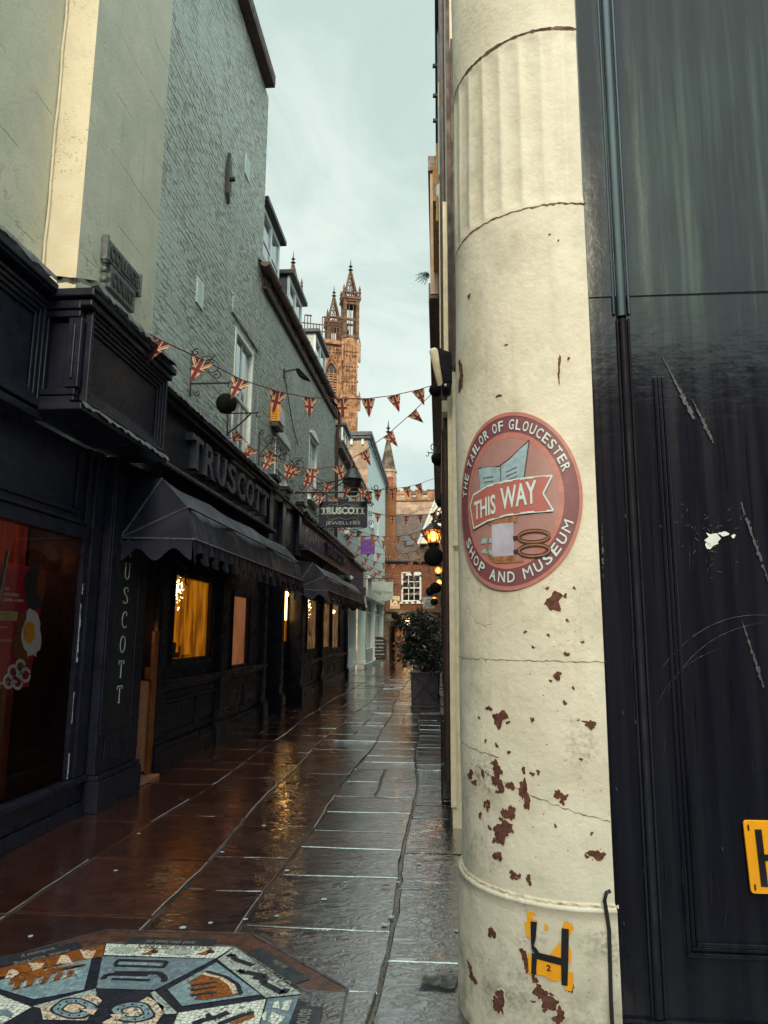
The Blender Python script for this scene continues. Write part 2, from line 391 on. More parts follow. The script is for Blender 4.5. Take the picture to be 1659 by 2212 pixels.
def ftile(g):
    o = g.obj(); x, y, z = g.sep(o); fac, bc = g.brick(g.comb(x+y*.3, z, 0.), .17, .11, .008, .1); n = g.noise(o, 2, 4)
    row = (z/.11)._m('FRACT')
    c = g.mix(bc, (.07, .038, .028), (.155, .085, .06)); c = g.mix(g.ramp(n, .4, .7)*.5, c, (.05, .045, .04))
    return dict(col=c, rough=.7, bump=row*-1.+bc*.3-fac, bs=.8, bd=.03)
M('roof tile', ftile)
def fclap(g):
    x, y, z = g.sep(g.obj()); r = (z/.2)._m('FRACT')
    return dict(col=g.mix(g.ramp(r, .0, .07), (.16, .17, .16), (.58, .62, .58)), rough=.6, bump=r, bs=.6, bd=.02)
M('clapboard', fclap)
def fpave(g):
    o = g.obj(); x, y, z = g.sep(o); c = g.attr('Col')
    n = g.noise(o, 6, 6, .62, .4); riv = g.noise(g.comb(x*5., y*9., 0.), 1., 5, .6, 1.6); cre = g.ramp((g.noise(g.comb(x*6., y*13., 0.), 1., 4, .6, 1.8)-.5).abs(), 0., .07); f = g.noise(o, 45, 4)
    wet = g.ramp(g.noise(o, 1.3, 4, .6), .36, .62)
    cc = g.mul(c, g.mix(g.ramp(n, .3, .7), (.6, .6, .62), (1.25, 1.2, 1.15)))
    return dict(col=cc, rough=g.ramp(wet+n*.3, .3, 1.0, .24, .08), ior=2.1, spec=.5, coat=1., crough=.04, coati=2.2, bump=(riv*1.2+n*.7+f*.10+cre*.45)*g.ramp(x, -2.2, -.6, .30, 1.2), bs=.095, bd=.035)
M('wet paving', fpave)
M('wet joint', lambda g: dict(col=g.mix(g.ramp(g.noise(g.obj(), 3, 4), .4, .6), (.022, .018, .017), (.06, .05, .045)), rough=.22, coat=.15, crough=.1, bump=g.noise(g.obj(), 30, 3), bs=.4, bd=.01))
M('wet asphalt', lambda g: dict(col=(.03, .03, .032), rough=.3, bump=g.noise(g.obj(), 60, 4), bs=.4, bd=.01))
def tess(name, a, b, sc=46, grout=(.16, .17, .17)):
    def fn(g):
        o = g.obj(); e = g.vor(g.scale(o, (1, 1, 0)), sc, 'DISTANCE_TO_EDGE', .55); cc = g.vor(g.scale(o, (1, 1, 0)), sc, 'F1', .55, 'Color'); r, _, _ = g.sep(cc)
        k = g.ramp(e, .03, .085)
        return dict(col=g.mix(k, tuple(min(v, w_) for v, w_ in zip(grout, [1, 1, 1])), g.mix(r, a, b)), rough=.28, bump=k, bs=.3, bd=.004)
    M(name, fn)
tess('tessera white', (.62, .62, .54), (.82, .80, .70)); tess('tessera blue', (.16, .24, .29), (.30, .40, .44))
tess('tessera slate', (.10, .15, .20), (.21, .28, .33)); tess('tessera brown', (.24, .065, .008), (.36, .11, .015), 46, (.08, .04, .03))
tess('tessera cream', (.70, .47, .32), (.85, .60, .44)); tess('tessera grey', (.34, .37, .35), (.5, .52, .48)); tess('tessera black', (.012, .012, .02), (.03, .03, .042), 46, (.02, .02, .03))
tess('tessera pale', (.42, .52, .52), (.55, .62, .6))
plain('nameplate', (.03, .032, .04), .3, .3, .1, 20); plain('nameplate letter', (.15, .14, .12), .4, .2, .05, 60)
plain('mosaic kerb', (.085, .040, .030), .25, .35, .3, 12)
def fglass(name, tint, rough=.03, k=1.):
    m = bpy.data.materials.new(name); m.use_nodes = True; nt = m.node_tree; nt.nodes.clear(); g = G(nt)
    out = g.node('ShaderNodeOutputMaterial'); mx = g.node('ShaderNodeMixShader'); fr = g.node('ShaderNodeFresnel'); fr.inputs[0].default_value = 1.5
    tr = g.node('ShaderNodeBsdfTransparent'); tr.inputs[0].default_value = (*tint, 1); gl = g.node('ShaderNodeBsdfGlossy'); gl.inputs['Roughness'].default_value = rough
    f = E(g, fr.outputs[0])*k
    g.put(mx.inputs[0], f.min(1.)); nt.links.new(tr.outputs[0], mx.inputs[1]); nt.links.new(gl.outputs[0], mx.inputs[2]); nt.links.new(mx.outputs[0], out.inputs[0]); MATS[name] = m
fglass('shop glass', (.85, .82, .8)); fglass('bag film', (.9, .93, .95), .2, 1.3)
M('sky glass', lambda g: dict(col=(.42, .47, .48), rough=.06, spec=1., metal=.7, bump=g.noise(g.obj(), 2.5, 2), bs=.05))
M('dark glass', lambda g: dict(col=(.012, .013, .016), rough=.05, bump=g.noise(g.obj(), 2, 2), bs=.04))
M('net curtain', lambda g: dict(col=(.5, .55, .55), rough=.8))
def fglow(name, a, b, st, sc=2.2, stretch=(1, 1, .4)):
    def fn(g):
        n = g.noise(g.scale(g.obj(), stretch), sc, 4, .6)
        return dict(col=(.02, .01, .005), rough=.5, emit=g.mix(g.ramp(n, .36, .64), a, b), estr=st)
    M(name, fn)
fglow('amber interior', (.26, .065, .002), (.95, .34, .012), .42, 2.4, (1, 3.4, .55))
fglow('rose interior', (.42, .14, .045), (.62, .25, .11), .40)
fglow('dim interior', (.16, .075, .03), (.55, .30, .12), .45, 3.5, (1, 1, 1))
fglow('bulb warm', (1, .50, .12), (1, .62, .22), 9.0)
fglow('spark', (1, .72, .3), (1, .8, .45), 7.0)
def lamp_pane():
    m = bpy.data.materials.new('lamp pane'); m.use_nodes = True; nt = m.node_tree; nt.nodes.clear(); g = G(nt)
    out = g.node('ShaderNodeOutputMaterial'); a = g.node('ShaderNodeAddShader'); tr = g.node('ShaderNodeBsdfTransparent'); tr.inputs[0].default_value = (.9, .55, .25, 1)
    em = g.node('ShaderNodeEmission'); em.inputs[0].default_value = (1, .27, .02, 1); em.inputs[1].default_value = .30
    nt.links.new(tr.outputs[0], a.inputs[0]); nt.links.new(em.outputs[0], a.inputs[1]); nt.links.new(a.outputs[0], out.inputs[0]); MATS['lamp pane'] = m
lamp_pane()
fglow('passage glow', (.5, .16, .05), (.75, .3, .12), .22)

# bunting pennant: a union flag cut to a triangle; local u across (-.5..+.5), v down from the cord (0..-1.25)
def fflag(g):
    x, y, z = g.sep(g.obj()); u, v = x, z
    hy = -.58
    def line(x0, y0, x1, y1, wd):
        L = math.hypot(x1-x0, y1-y0); a, b = (y1-y0)/L, -(x1-x0)/L
        return (u*a+v*b-(a*x0+b*y0)).abs().lt(wd)
    white = line(-.5, 0, 0, hy, .062).max(line(.5, 0, 0, hy, .062)).max(line(-.5, 2*hy, 0, hy, .07)).max(line(.5, 2*hy, 0, hy, .07))
    white = white.max(u.abs().lt(.13)).max((v-hy).abs().lt(.125))
    red = u.abs().lt(.095).max((v-hy).abs().lt(.085))
    red = red.max(line(-.5, .035, 0, hy+.035, .02).max(line(.5, .035, 0, hy+.035, .02))*v.gt(hy+.18))
    c = g.mix(white, (.030, .010, .022), (.56, .36, .22)); c = g.mix(red, c, (.13, .013, .020))
    return dict(col=c, rough=.8, bump=g.noise(g.obj(), 9, 3), bs=.2)
M('union cloth', fflag)

# ------------------------------------------------------------------ the ground
mb = MB(); mb.poly([(-150, -120, -.03), (150, -120, -.03), (150, 260, -.03), (-150, 260, -.03)])
struct(mb.build('ground', 'wet asphalt'))
mb = MB(); mb.poly([(-3.9, 1, -.010), (3.2, 1, -.010), (3.2, 46, -.010), (-3.9, 46, -.010)])
struct(mb.build('paving_bed', 'wet joint'))
cols = [-3.9, -3.1, -2.32, -1.57, -.94, -.30, .42, 1.3, 2.2, 3.2]
mb = MB(); rs = random.Random(3)
edge = lambda i, y: cols[i]+.065*math.sin(y*.42+i*2.3)+.02*math.sin(y*1.7+i*4.1)
for i in range(len(cols)-1):
    y = 1.0 - rs.random()*.6
    while y < 45:
        L = rs.choice((.62, .8, .95, 1.15, 1.3)) if y < 8 else rs.choice((.35, .45, .6, .8))
        L *= .72 if i >= 4 and y > 4.4 else 1
        parts = [(0, 1)] if rs.random() > .16 or y < 6 else [(0, .5), (.5, 1)]
        for f0, f1 in parts:
            bv = .006
            dr = .0012+.003*rs.random()
            tx, ty = (rs.random()-.5)*.014, (rs.random()-.5)*.020; h = (rs.random()-.5)*.004
            def pt(f, yy): return (edge(i, yy)*(1-f)+edge(i+1, yy)*f, yy)
            c0_ = pt((f0+f1)/2, y+L/2); cx, cy = c0_
            Z = lambda X, Y, dz=0: h+(X-cx)*tx+(Y-cy)*ty+dz
            N_ = 5; ring_ = []
            for (fa, ya), (fb, yb) in (((f0, y), (f1, y)), ((f1, y), (f1, y+L)), ((f1, y+L), (f0, y+L)), ((f0, y+L), (f0, y))):
                for k in range(N_):
                    t = k/N_; p = pt(fa+(fb-fa)*t, ya+(yb-ya)*t); ring_.append(p)
            def inset(p, g_): 
                dx_, dy_ = cx-p[0], cy-p[1]; return (p[0]+math.copysign(min(g_, abs(dx_)), dx_) if abs(dx_) > .12 else p[0], p[1]+math.copysign(min(g_, abs(dy_)), dy_) if abs(dy_) > .5*L-.05 else p[1])
            out = []
            for q_, p in enumerate(ring_):
                g_ = .005+.010*rs.random()*rs.random()*2; out.append(inset(p, g_))
            inn = [inset(p, bv) for p in out]; n_ = len(out)
            t = rs.random(); warm = max(0., min(1., .5-(cx+1.0)*.42+.35*(t-.5)))
            colr = tuple(u_*(1-warm)+v_*warm for u_, v_ in zip((.020, .023, .028), (.056, .019, .014)))
            k = .7+.6*rs.random(); colr = tuple(v_*k for v_ in colr)
            pts = [(p[0], p[1], -.018) for p in out]+[(p[0], p[1], Z(*p, -dr)) for p in out]+[(p[0], p[1], Z(*p)) for p in inn]
            mb.add(pts, [tuple(range(2*n_, 3*n_))]+[(q, (q+1) % n_, n_+(q+1) % n_, n_+q) for q in range(n_)]+[(n_+q, n_+(q+1) % n_, 2*n_+(q+1) % n_, 2*n_+q) for q in range(n_)], 0, colr)
        y += L
struct(mb.build('paving', 'wet paving'))

# ------------------------------------------------------------------ left: tall corner building
def sash_x(bld, X, y0, y1, z0, z1, cols=2, rows=2, depth=.1, fr=.07, arch=False, glass='sky glass', sill=True, blind=False):
    """a sash window set back in a wall facing +X"""
    Q = X-depth+.012
    m = MB()
    for a, b in ((y0, y0+fr), (y1-fr, y1)): m.box(Q, X+.012, a, b, z0, z1)
    m.box(Q, X+.010, y0+fr, y1-fr, z1-fr, z1); m.box(Q, X+.010, y0+fr, y1-fr, z0, z0+fr)
    zm = (z0+z1)/2
    m.box(Q, X-.022, y0+fr, y1-fr, zm-.025, zm+.025)
    for k in range(1, cols):
        yy = y0+fr+(y1-y0-2*fr)*k/cols; m.box(Q, X-.034, yy-.012, yy+.012, z0+fr, zm-.025); m.box(Q, X-.034, yy-.012, yy+.012, zm+.025, z1-fr)
    for k in range(1, rows):
        for (a, b) in ((z0+fr, zm-.025), (zm+.025, z1-fr)):
            zz = a+(b-a)*k/rows; m.box(Q, X-.038, y0+fr, y1-fr, zz-.01, zz+.01)
    if arch:
        n = 9; pts = [(X+.005, y0-.06+(y1-y0+.12)*i/n, z1+.02+.16*math.sin(math.pi*i/n)) for i in range(n+1)]
        m.prism([(X+.005, y1+.06, z1+.002), (X+.005, y0-.06, z1+.002)]+pts, (.05, 0, 0))
    f = m.build('window', 'white paint', bld, bevel=.004)
    MB().poly([(X-.052, y0+fr, z0+fr), (X-.052, y1-fr, z0+fr), (X-.052, y1-fr, z1-fr), (X-.052, y0+fr, z1-fr)]).build('pane', glass, f)
    if sill: MB().box(X-.02, X+.09, y0-.08, y1+.08, z0-.09, z0-.002).build('sill', 'white paint', f, bevel=.006)
    return f
WX = -3.0
A = thing('corner_building', 'tall left building with bright plastered return, painted brick flank and iron tie plate', 'building', (-6, 5.5, 0))
wall_x(MB(), -3.3, 1.0, 5.33, 3.0, 12.5).build('flank_wall', 'old render', A)
MB().poly([(-3.3, 5.33, 3.4), (WX, 5.33, 3.4), (WX, 5.33, 12.5), (-3.3, 5.33, 12.5)]).build('return_pier', 'pitted render', A)
m = MB(); pr = random.Random(5)
m.tube([(-3.29+pr.random()*.008, 5.315-pr.random()*.006, 4.2+i*.18) for i in range(46)], .012, 5); m.build('service_cable', 'pitted render', A)
wall_x(MB(), WX, 5.33, 6.9, 3.4, 12.5).build('rendered_wall', 'old render', A)
w1 = (9.85, 10.9, 4.0, 6.0)
wb = MB(); wall_x(wb, WX, 6.9, 11.25, 3.25, 11.0, [w1], .1)
wb.poly([(WX, 11.25, 7.7), (-9, 11.25, 7.7), (-9, 11.25, 11.0), (WX, 11.25, 11.0)]); wb.build('brick_wall', 'painted brick', A)
sash_x(A, WX, *w1, cols=2, rows=1, arch=False)
MB().box(WX+.003, WX+.028, 9.6, 11.15, 6.12, 6.42).build('lintel', 'painted brick', A, bevel=.006)
m = MB(); m.box(-9, WX+.17, 1.0, 11.02, 11.0, 11.05); m.box(WX+.14, WX+.175, 1.0, 11.02, 11.052, 11.22); m.poly([(WX+.175, 1, 11.22), (WX+.175, 11.05, 11.22), (-6, 11.05, 14), (-6, 1, 14)]); m.build('roof', 'timber brown', A)
m = MB(); m.prism([(WX+.012, 9.06, 8.30), (WX+.012, 9.15, 8.12), (WX+.012, 9.17, 7.75), (WX+.012, 9.12, 7.52), (WX+.012, 9.05, 7.66), (WX+.012, 9.03, 8.0)], (.05, 0, 0)); m.tube([(WX+.06, 9.1, 7.9), (WX+.13, 9.1, 7.9)], .035, 8); m.build('tie_plate', 'soot metal', A, bevel=.006)
def grille(y, z, n='air_vent'):
    m = MB()
    for i in range(6): m.box(WX+.004, WX+.02, y+i*.045, y+i*.045+.016, z, z+.34)
    for i in range(9): m.box(WX+.002, WX+.016, y-.01, y+.26, z+i*.04, z+i*.04+.014)
    m.build(n, 'white render', A)
grille(8.12, 5.55); grille(9.95, 8.6)

# ------------------------------------------------------------------ left: the long painted brick terrace
B = thing('brick_terrace', 'long pale painted brick terrace with dormers, brown gutter and sash windows over the jeweller', 'building', (-6, 15.6, 0))
w2 = (12.6, 13.75, 4.0, 5.1); w3 = (16.0, 17.05, 4.6, 6.1)
wall_x(MB(), WX+.002, 11.25, 20.1, 3.25, 7.95, [w2, w3], .1).build('brick_wall', 'painted brick', B)
sash_x(B, WX+.002, *w2, cols=3, rows=2, arch=True); sash_x(B, WX+.002, *w3, cols=2, rows=2, arch=True)
m = MB(); m.poly([(-2.88, 10.95, 7.62), (-2.88, 20.2, 7.98), (-6.6, 20.2, 11.0), (-6.6, 10.95, 10.65)]); m.build('roof', 'slate', B)
m = MB(lambda X, Y, Z: (X, Y, Z+(Y-20.1)*.039)); m.box(WX+.006, -2.93, 11.27, 20.1, 7.74, 7.9); m.tube([(-2.95, 11.27, 7.70), (-2.95, 20.1, 7.70)], .035, 8)
for i in range(11): m.box(WX+.006, -2.9, 11.4+i*.8, 11.44+i*.8, 7.79, 7.85)
m.build('eaves_board', 'timber brown', B, bevel=.005)
def gutter(bld, y0, y1, x, za, zb, r=.075):
    m = MB(lambda X, Y, Z: (X, Y, Z+za+(zb-za)*(Y-y0)/(y1-y0))); n = 8; z = 0
    prof = [(x+r*math.cos(math.pi+math.pi*i/n), z+r*math.sin(math.pi+math.pi*i/n)) for i in range(n+1)]
    ys = [y0+(y1-y0)*i/10 for i in range(11)]
    for p, q in zip(prof, prof[1:]):
        m.poly([(p[0], y0, p[1]), (p[0], y1, p[1]), (q[0], y1, q[1]), (q[0], y0, q[1])])
        m.poly([(x+(p[0]-x)*.9, y0, z+(p[1]-z)*.9), (x+(q[0]-x)*.9, y0, z+(q[1]-z)*.9), (x+(q[0]-x)*.9, y1, z+(q[1]-z)*.9), (x+(p[0]-x)*.9, y1, z+(p[1]-z)*.9)])
    m.poly([(p[0], y0+.001, p[1]) for p in prof]); m.poly([(p[0], y1-.001, p[1]) for p in prof])
    for yy in ys[1:-1]: m.tube([(p[0]+(p[0]-x)*.08, yy, p[1]+(p[1]-z)*.08) for p in prof], .014, 5)
    m.build('gutter', 'gutter brown', bld, smooth=40)
gutter(B, 10.9, 20.15, -2.86, 7.62, 7.98, .085)
m = MB(); m.tube([(-2.86, 20.0, 7.9), (-2.86, 20.02, 7.5), (-2.93, 20.05, 7.3), (-2.93, 20.05, 4.0)], .05, 8); m.build('downpipe', 'gutter brown', B, smooth=True)
def dormer(bld, y0, y1, z0, z1, X=-3.3, cheek='slate', panes=2, depth=1.3):
    m = MB()
    m.box(X-.05, X, y0, y0+.09, z0, z1); m.box(X-.05, X, y1-.09, y1, z0, z1); m.box(X-.05, X, y0+.09, y1-.09, z1-.1, z1); m.box(X-.05, X+.03, y0+.09, y1-.09, z0, z0+.1)
    for k in range(1, panes):
        yy = y0+(y1-y0)*k/panes; m.box(X-.05, X-.004, yy-.05, yy+.05, z0+.1, z1-.1)
    for k in range(panes):
        a, b = y0+(y1-y0)*k/panes, y0+(y1-y0)*(k+1)/panes; m.box(X-.04, X-.012, a+.05, b-.05, (z0+z1)/2-.02, (z0+z1)/2+.02)
    f = m.build('dormer', 'white paint', bld, bevel=.004)
    MB().poly([(X-.03, y0+.05, z0+.05), (X-.03, y1-.05, z0+.05), (X-.03, y1-.05, z1-.05), (X-.03, y0+.05, z1-.05)]).build('pane', 'sky glass', f)
    m = MB()
    for yy in (y0+.004, y1-.004): m.poly([(X-.02, yy, z0-.6), (X-depth, yy, z0-.6), (X-depth, yy, z1), (X-.02, yy, z1)])
    m.build('cheek', cheek, f)
    MB().box(X-depth, X+.12, y0-.1, y1+.1, z1+.002, z1+.11).build('dormer_roof', 'soot metal', f, bevel=.015)
dormer(B, 12.3, 13.75, 8.3, 9.6); dormer(B, 14.75, 16.25, 8.35, 9.42); dormer(B, 18.2, 19.9, 8.3, 9.55, cheek='clapboard')

C_ = thing('lower_terrace', 'lower smooth rendered terrace with small slate dormer beyond the downpipe', 'building', (-6, 25, 0))
wall_x(MB(), WX+.004, 20.1, 29.6, 3.3, 7.1, [(22.6, 23.6, 4.7, 6.0)], .1).build('rendered_wall', 'white render', C_)
sash_x(C_, WX+.004, 22.6, 23.6, 4.7, 6.0, cols=2, rows=2)
MB().poly([(-2.86, 20.2, 7.12), (-2.86, 29.6, 7.12), (-6, 29.6, 9.6), (-6, 20.2, 9.6)]).build('roof', 'slate', C_)
gutter(C_, 20.25, 29.5, -2.85, 7.1, 7.1, .08)
MB().box(WX+.006, -2.8, 20.2, 29.5, 6.85, 7.0).build('eaves_board', 'timber brown', C_)
dormer(C_, 23.2, 24.6, 7.55, 8.4, X=-3.2, depth=.8)
m = MB(); m.box(-4.15, -3.55, 21.7, 22.3, 7.5, 9.0); m.build('chimney', 'orange brick', C_)

D = thing('white_building', 'white rendered building at the far left whose pink end wall rises over the slates', 'building', (-6, 35, 0))
wall_x(MB(), -3.0, 29.6, 40, 3.9, 9.7, [(31.5, 32.4, 6.2, 7.4), (34.5, 35.4, 6.2, 7.4), (33, 33.8, 4.6, 5.6)], .06).build('flank_wall', 'white render', D)
m = MB(); m.poly([(-5.2, 29.6, 3), (-3.0, 29.6, 3), (-3.0, 29.6, 9.7), (-5.2, 29.6, 9.7)]); m.build('end_wall', 'pink stone', D)
m = MB(); m.box(-5.2, -2.86, 29.45, 40, 9.7, 9.82); m.box(-5.2, -2.8, 29.4, 40, 9.824, 10.0); m.build('parapet', 'slate', D, bevel=.01)
m = MB()
for i in range(24): m.box(-3+.003, -2.93, 29.75+i*.42, 29.85+i*.42, 9.6, 9.697)
for i in range(4): m.box(-4.7+i*.48, -4.6+i*.48, 29.5, 29.597, 9.45, 9.697)
m.build('corbels', 'white render', D)
m = MB(); m.box(-3+.003, -2.94, 29.7, 40, 3.95, 4.1); m.box(-3+.003, -2.97, 29.7, 40, 6.0, 6.06); m.build('string_course', 'white paint', D)
for y in (31.5, 34.5): sash_x(D, -3.0, y, y+.9, 6.2, 7.4, cols=2, rows=2, depth=.06)
# white shopfronts at street level under the two far buildings
def white_shop(y0, y1, X, nm_label):
    t = thing('white_shopfront', nm_label, 'shopfront', (X, (y0+y1)/2, 0))
    m = MB(); m.box(X-.3, X, y0, y1, 0, .18); m.box(X-.3, X-.05, y0+.3, y1-.3, .184, .8); m.build('stall_riser', 'white paint', t, bevel=.01)
    for yy in (y0, y0+(y1-y0)*.45, y1-.34):
        m = MB(); m.box(X-.3, X+.03, yy, yy+.34, .184, 2.95); m.box(X-.3, X+.07, yy-.03, yy+.37, 2.5, 2.62); m.box(X-.2, X+.07, yy-.03, yy+.37, .19, .34); m.build('pilaster', 'white render', t, bevel=.012)
    m = MB(); m.box(X-.3, X+.1, y0, y1, 2.954, 3.7); m.box(X-.3, X+.2, y0, y1, 3.704, 3.86); m.build('fascia', 'white paint', t, bevel=.01)
    m = MB(); q = (y1-y0)*.45
    for a, b in ((y0+.34, y0+q), (y0+q+.34, y1-.34)):
        m.box(X-.22, X-.15, a, a+.07, .804, 2.95); m.box(X-.22, X-.15, b-.07, b, .804, 2.95); m.box(X-.22, X-.155, a+.07, b-.07, 2.35, 2.43); m.box(X-.22, X-.155, a+.07, b-.07, .804, .9); m.box(X-.22, X-.157, (a+b)/2-.03, (a+b)/2+.03, .9, 2.95)
    f = m.build('window', 'white paint', t, bevel=.005)
    MB().poly([(X-.19, y0+.3, .8), (X-.19, y1-.3, .8), (X-.19, y1-.3, 2.95), (X-.19, y0+.3, 2.95)]).build('pane', 'dark glass', f)
white_shop(24.7, 29.55, -3.42, 'white panelled shopfront next to the dark awning of the jeweller')
white_shop(29.65, 39.5, -3.05, 'white columned shopfront behind the chalkboard at the far left')

# ------------------------------------------------------------------ far: brick house with the arch, stone parapet, spire and cathedral
EB = thing('brick_gatehouse', 'red brick house closing the alley with tiled roof, white sash window and stone archway', 'building', (-1.2, 40, 0))
def wall_y(mb, Y, x0, x1, z0, z1, holes=(), depth=.14, m=0):
    xs = sorted({x0, x1, *[h[0] for h in holes], *[h[1] for h in holes]}); zs = sorted({z0, z1, *[h[2] for h in holes], *[h[3] for h in holes]})
    for a, b in zip(xs, xs[1:]):
        for c, d in zip(zs, zs[1:]):
            if any(h[0] <= (a+b)/2 <= h[1] and h[2] <= (c+d)/2 <= h[3] for h in holes): continue
            mb.poly([(a, Y, c), (b, Y, c), (b, Y, d), (a, Y, d)], m)
    for h in holes:
        a, b, c, d = h[:4]; Q = Y+depth
        mb.poly([(a, Y, c), (a, Y, d), (a, Q, d), (a, Q, c)], m); mb.poly([(b, Y, c), (b, Q, c), (b, Q, d), (b, Y, d)], m)
        mb.poly([(a, Y, d), (b, Y, d), (b, Q, d), (a, Q, d)], m); mb.poly([(a, Y, c), (a, Q, c), (b, Q, c), (b, Y, c)], m)
    return mb
wh = (-2.08, -.96, 3.18, 4.85)
wall_y(MB(), 40, -3.1, .6, 2.72, 5.45, [wh], .14).build('brick_wall', 'red brick', EB)
# arch band: stone with a real vault behind
ax0, ax1, ah = -2.75, -.55, 1.75
m = MB(); n = 14
arc = [(ax0+(ax1-ax0)*i/n, ah+math.sqrt(max(0, 1-((i/n-.5)*2)**2))*.55) for i in range(n+1)]
for (p, q) in zip(arc, arc[1:]): m.poly([(p[0], 39.95, p[1]), (q[0], 39.95, q[1]), (q[0], 39.95, 2.7), (p[0], 39.95, 2.7)]); m.poly([(p[0], 39.95, p[1]), (p[0], 44, p[1]), (q[0], 44, q[1]), (q[0], 39.95, q[1])])
m.poly([(-3.2, 39.95, 0), (ax0, 39.95, 0), (ax0, 39.95, 2.7), (-3.2, 39.95, 2.7)]); m.poly([(ax1, 39.95, 0), (.6, 39.95, 0), (.6, 39.95, 2.7), (ax1, 39.95, 2.7)])
m.poly([(ax0, 39.95, 0), (ax0, 44, 0), (ax0, 44, ah), (ax0, 39.95, ah)]); m.poly([(ax1, 39.95, 0), (ax1, 39.95, ah), (ax1, 44, ah), (ax1, 44, 0)]); m.poly([(ax0, 44, 0), (ax1, 44, 0), (ax1, 44, 2.4), (ax0, 44, 2.4)])
m.box(-3.2, .6, 39.8, 39.947, 2.6, 2.72)
m.build('archway', 'dark stone', EB)
for sgn in (-1, 1):
    MB().tube([(-1.65+sgn*(.12+.9*t), 39.86, 2.5-.3*t*t+.12*math.sin(t*5)) for t in [i/10 for i in range(11)]], [.04+.05*math.sin(math.pi*i/10) for i in range(11)], 6).build('carved_bracket', 'dark stone', EB, smooth=True)
m = MB(); m.box(-2.5, -2.42, 41.2, 41.3, 0, 1.75); m.box(-1.9, -1.82, 41.2, 41.3, 0, 1.75); m.box(-2.42, -1.9, 41.2, 41.3, 1.65, 1.75); m.box(-2.2, -2.14, 41.2, 41.28, 0, 1.65); m.box(-2.42, -1.9, 41.2, 41.27, .75, .85)
dr = m.build('door', 'door wood', EB); MB().poly([(-2.42, 41.32, 0), (-1.9, 41.32, 0), (-1.9, 41.32, 1.65), (-2.42, 41.32, 1.65)]).build('pane', 'passage glow', dr)
def sash_y(bld, Y, x0, x1, z0, z1, cols, rows, depth, fr=.1, arch=.12):
    m = MB(); Q = Y+depth-.02
    m.box(x0, x0+fr, Y-.02, Q, z0, z1-.03); m.box(x1-fr, x1, Y-.02, Q, z0, z1-.03); m.box(x0+fr, x1-fr, Y-.018, Q, z1-fr-.1, z1); m.box(x0+fr, x1-fr, Y-.018, Q, z0, z0+fr)
    a, b, c, d = x0+fr, x1-fr, z0+fr, z1-fr-.1
    for k in range(1, cols): xx = a+(b-a)*k/cols; m.box(xx-.022, xx+.022, Y+.03, Q, c, d)
    for k in range(1, rows): zz = c+(d-c)*k/rows; t = .035 if k*2 == rows else .022; m.box(a, b, Y+.034, Q-.002, zz-t, zz+t)
    f = m.build('window', 'white paint', bld, bevel=.006)
    MB().poly([(a, Y+.07, c), (b, Y+.07, c), (b, Y+.07, d), (a, Y+.07, d)]).build('pane', 'dark glass', f)
    MB().box(x0-.1, x1+.1, Y-.1, Y+.05, z0-.1, z0-.003).build('sill', 'white paint', f)
sash_y(EB, 40, *wh, 3, 4, .14)
m = MB(); m.poly([(-3.1, 39.85, 5.42), (.6, 39.85, 5.42), (.6, 43.4, 8.7), (-3.1, 43.4, 8.7)]); m.build('roof', 'roof tile', EB)
m = MB(); m.tube([(-3.1, 39.8, 5.42), (.6, 39.8, 5.42)], .06, 6); m.build('gutter', 'soot metal', EB)
m = MB(); m.box(-3.15, -2.42, 40.1, 40.8, 5.0, 9.6); m.box(-3.2, -2.37, 40.05, 40.85, 9.6, 9.8); ch = m.build('chimney', 'orange brick', EB)
m = MB(); m.lathe((-2.75, 40.45, 9.8), [(.16, 0), (.14, .5), (.17, .52), (.17, .6)], 10); m.build('chimney_pot', 'terracotta', ch)
m = MB(); zq = lambda y: 5.42+(y-39.85)*(8.7-5.42)/3.55
m.prism([(-1.98, 40.9, zq(40.9)+.1), (-1.4, 40.9, zq(40.9)+.1), (-1.4, 41.5, zq(41.5)+.1), (-1.98, 41.5, zq(41.5)+.1)], (0, .05, -.12)); sk = m.build('skylight', 'slate', EB, bevel=.02)
MB().poly([(-1.9, 40.97, zq(40.97)+.108), (-1.48, 40.97, zq(40.97)+.108), (-1.48, 41.42, zq(41.42)+.108), (-1.9, 41.42, zq(41.42)+.108)]).build('pane', 'dark glass', sk)
m = MB(); m.prism([(-1.05, 40.3, 6.5), (.5, 40.3, 6.5), (.5, 40.3, 8.6), (-.15, 40.3, 8.9)], (0, 1.8, 0)); m.build('gable', 'cream paint', EB)
MB().tube([(-1.15, 40.22, 6.45), (-.15, 40.22, 8.95)], .07, 5).build('bargeboard', 'white paint', EB)

PW = thing('stone_parapet_hall', 'pink stone hall with battlements and tall leaded windows behind the brick roof', 'building', (-3, 62, 0))
wall_y(MB(), 60, -9, 2, 0, 12.6, [(-2.6, -1.7, 8.6, 10.6)], .3).build('front_wall', 'pink stone', PW)
m = MB(); m.box(-9, 2, 59.85, 60, 12.6, 12.72); m.box(-9, 2, 59.9, 60.2, 12.724, 12.95)
for i in range(11): m.box(-8.9+i*1.0, -8.3+i*1.0, 59.92, 60.18, 12.954, 13.5); m.box(-8.95+i*1.0, -8.25+i*1.0, 59.88, 60.22, 13.504, 13.58)
m.build('battlements', 'tower stone', PW)
wall_y(MB(), 66, -9, 2, 12, 14.5).build('upper_wall', 'sky glass', PW)
m = MB()
for i in range(23): m.box(-9+i*.5, -8.9+i*.5, 65.85, 65.997, 12, 14.5)
m.box(-9, 2, 65.8, 66, 14.3, 14.65)
m.build('mullions', 'tower stone', PW)

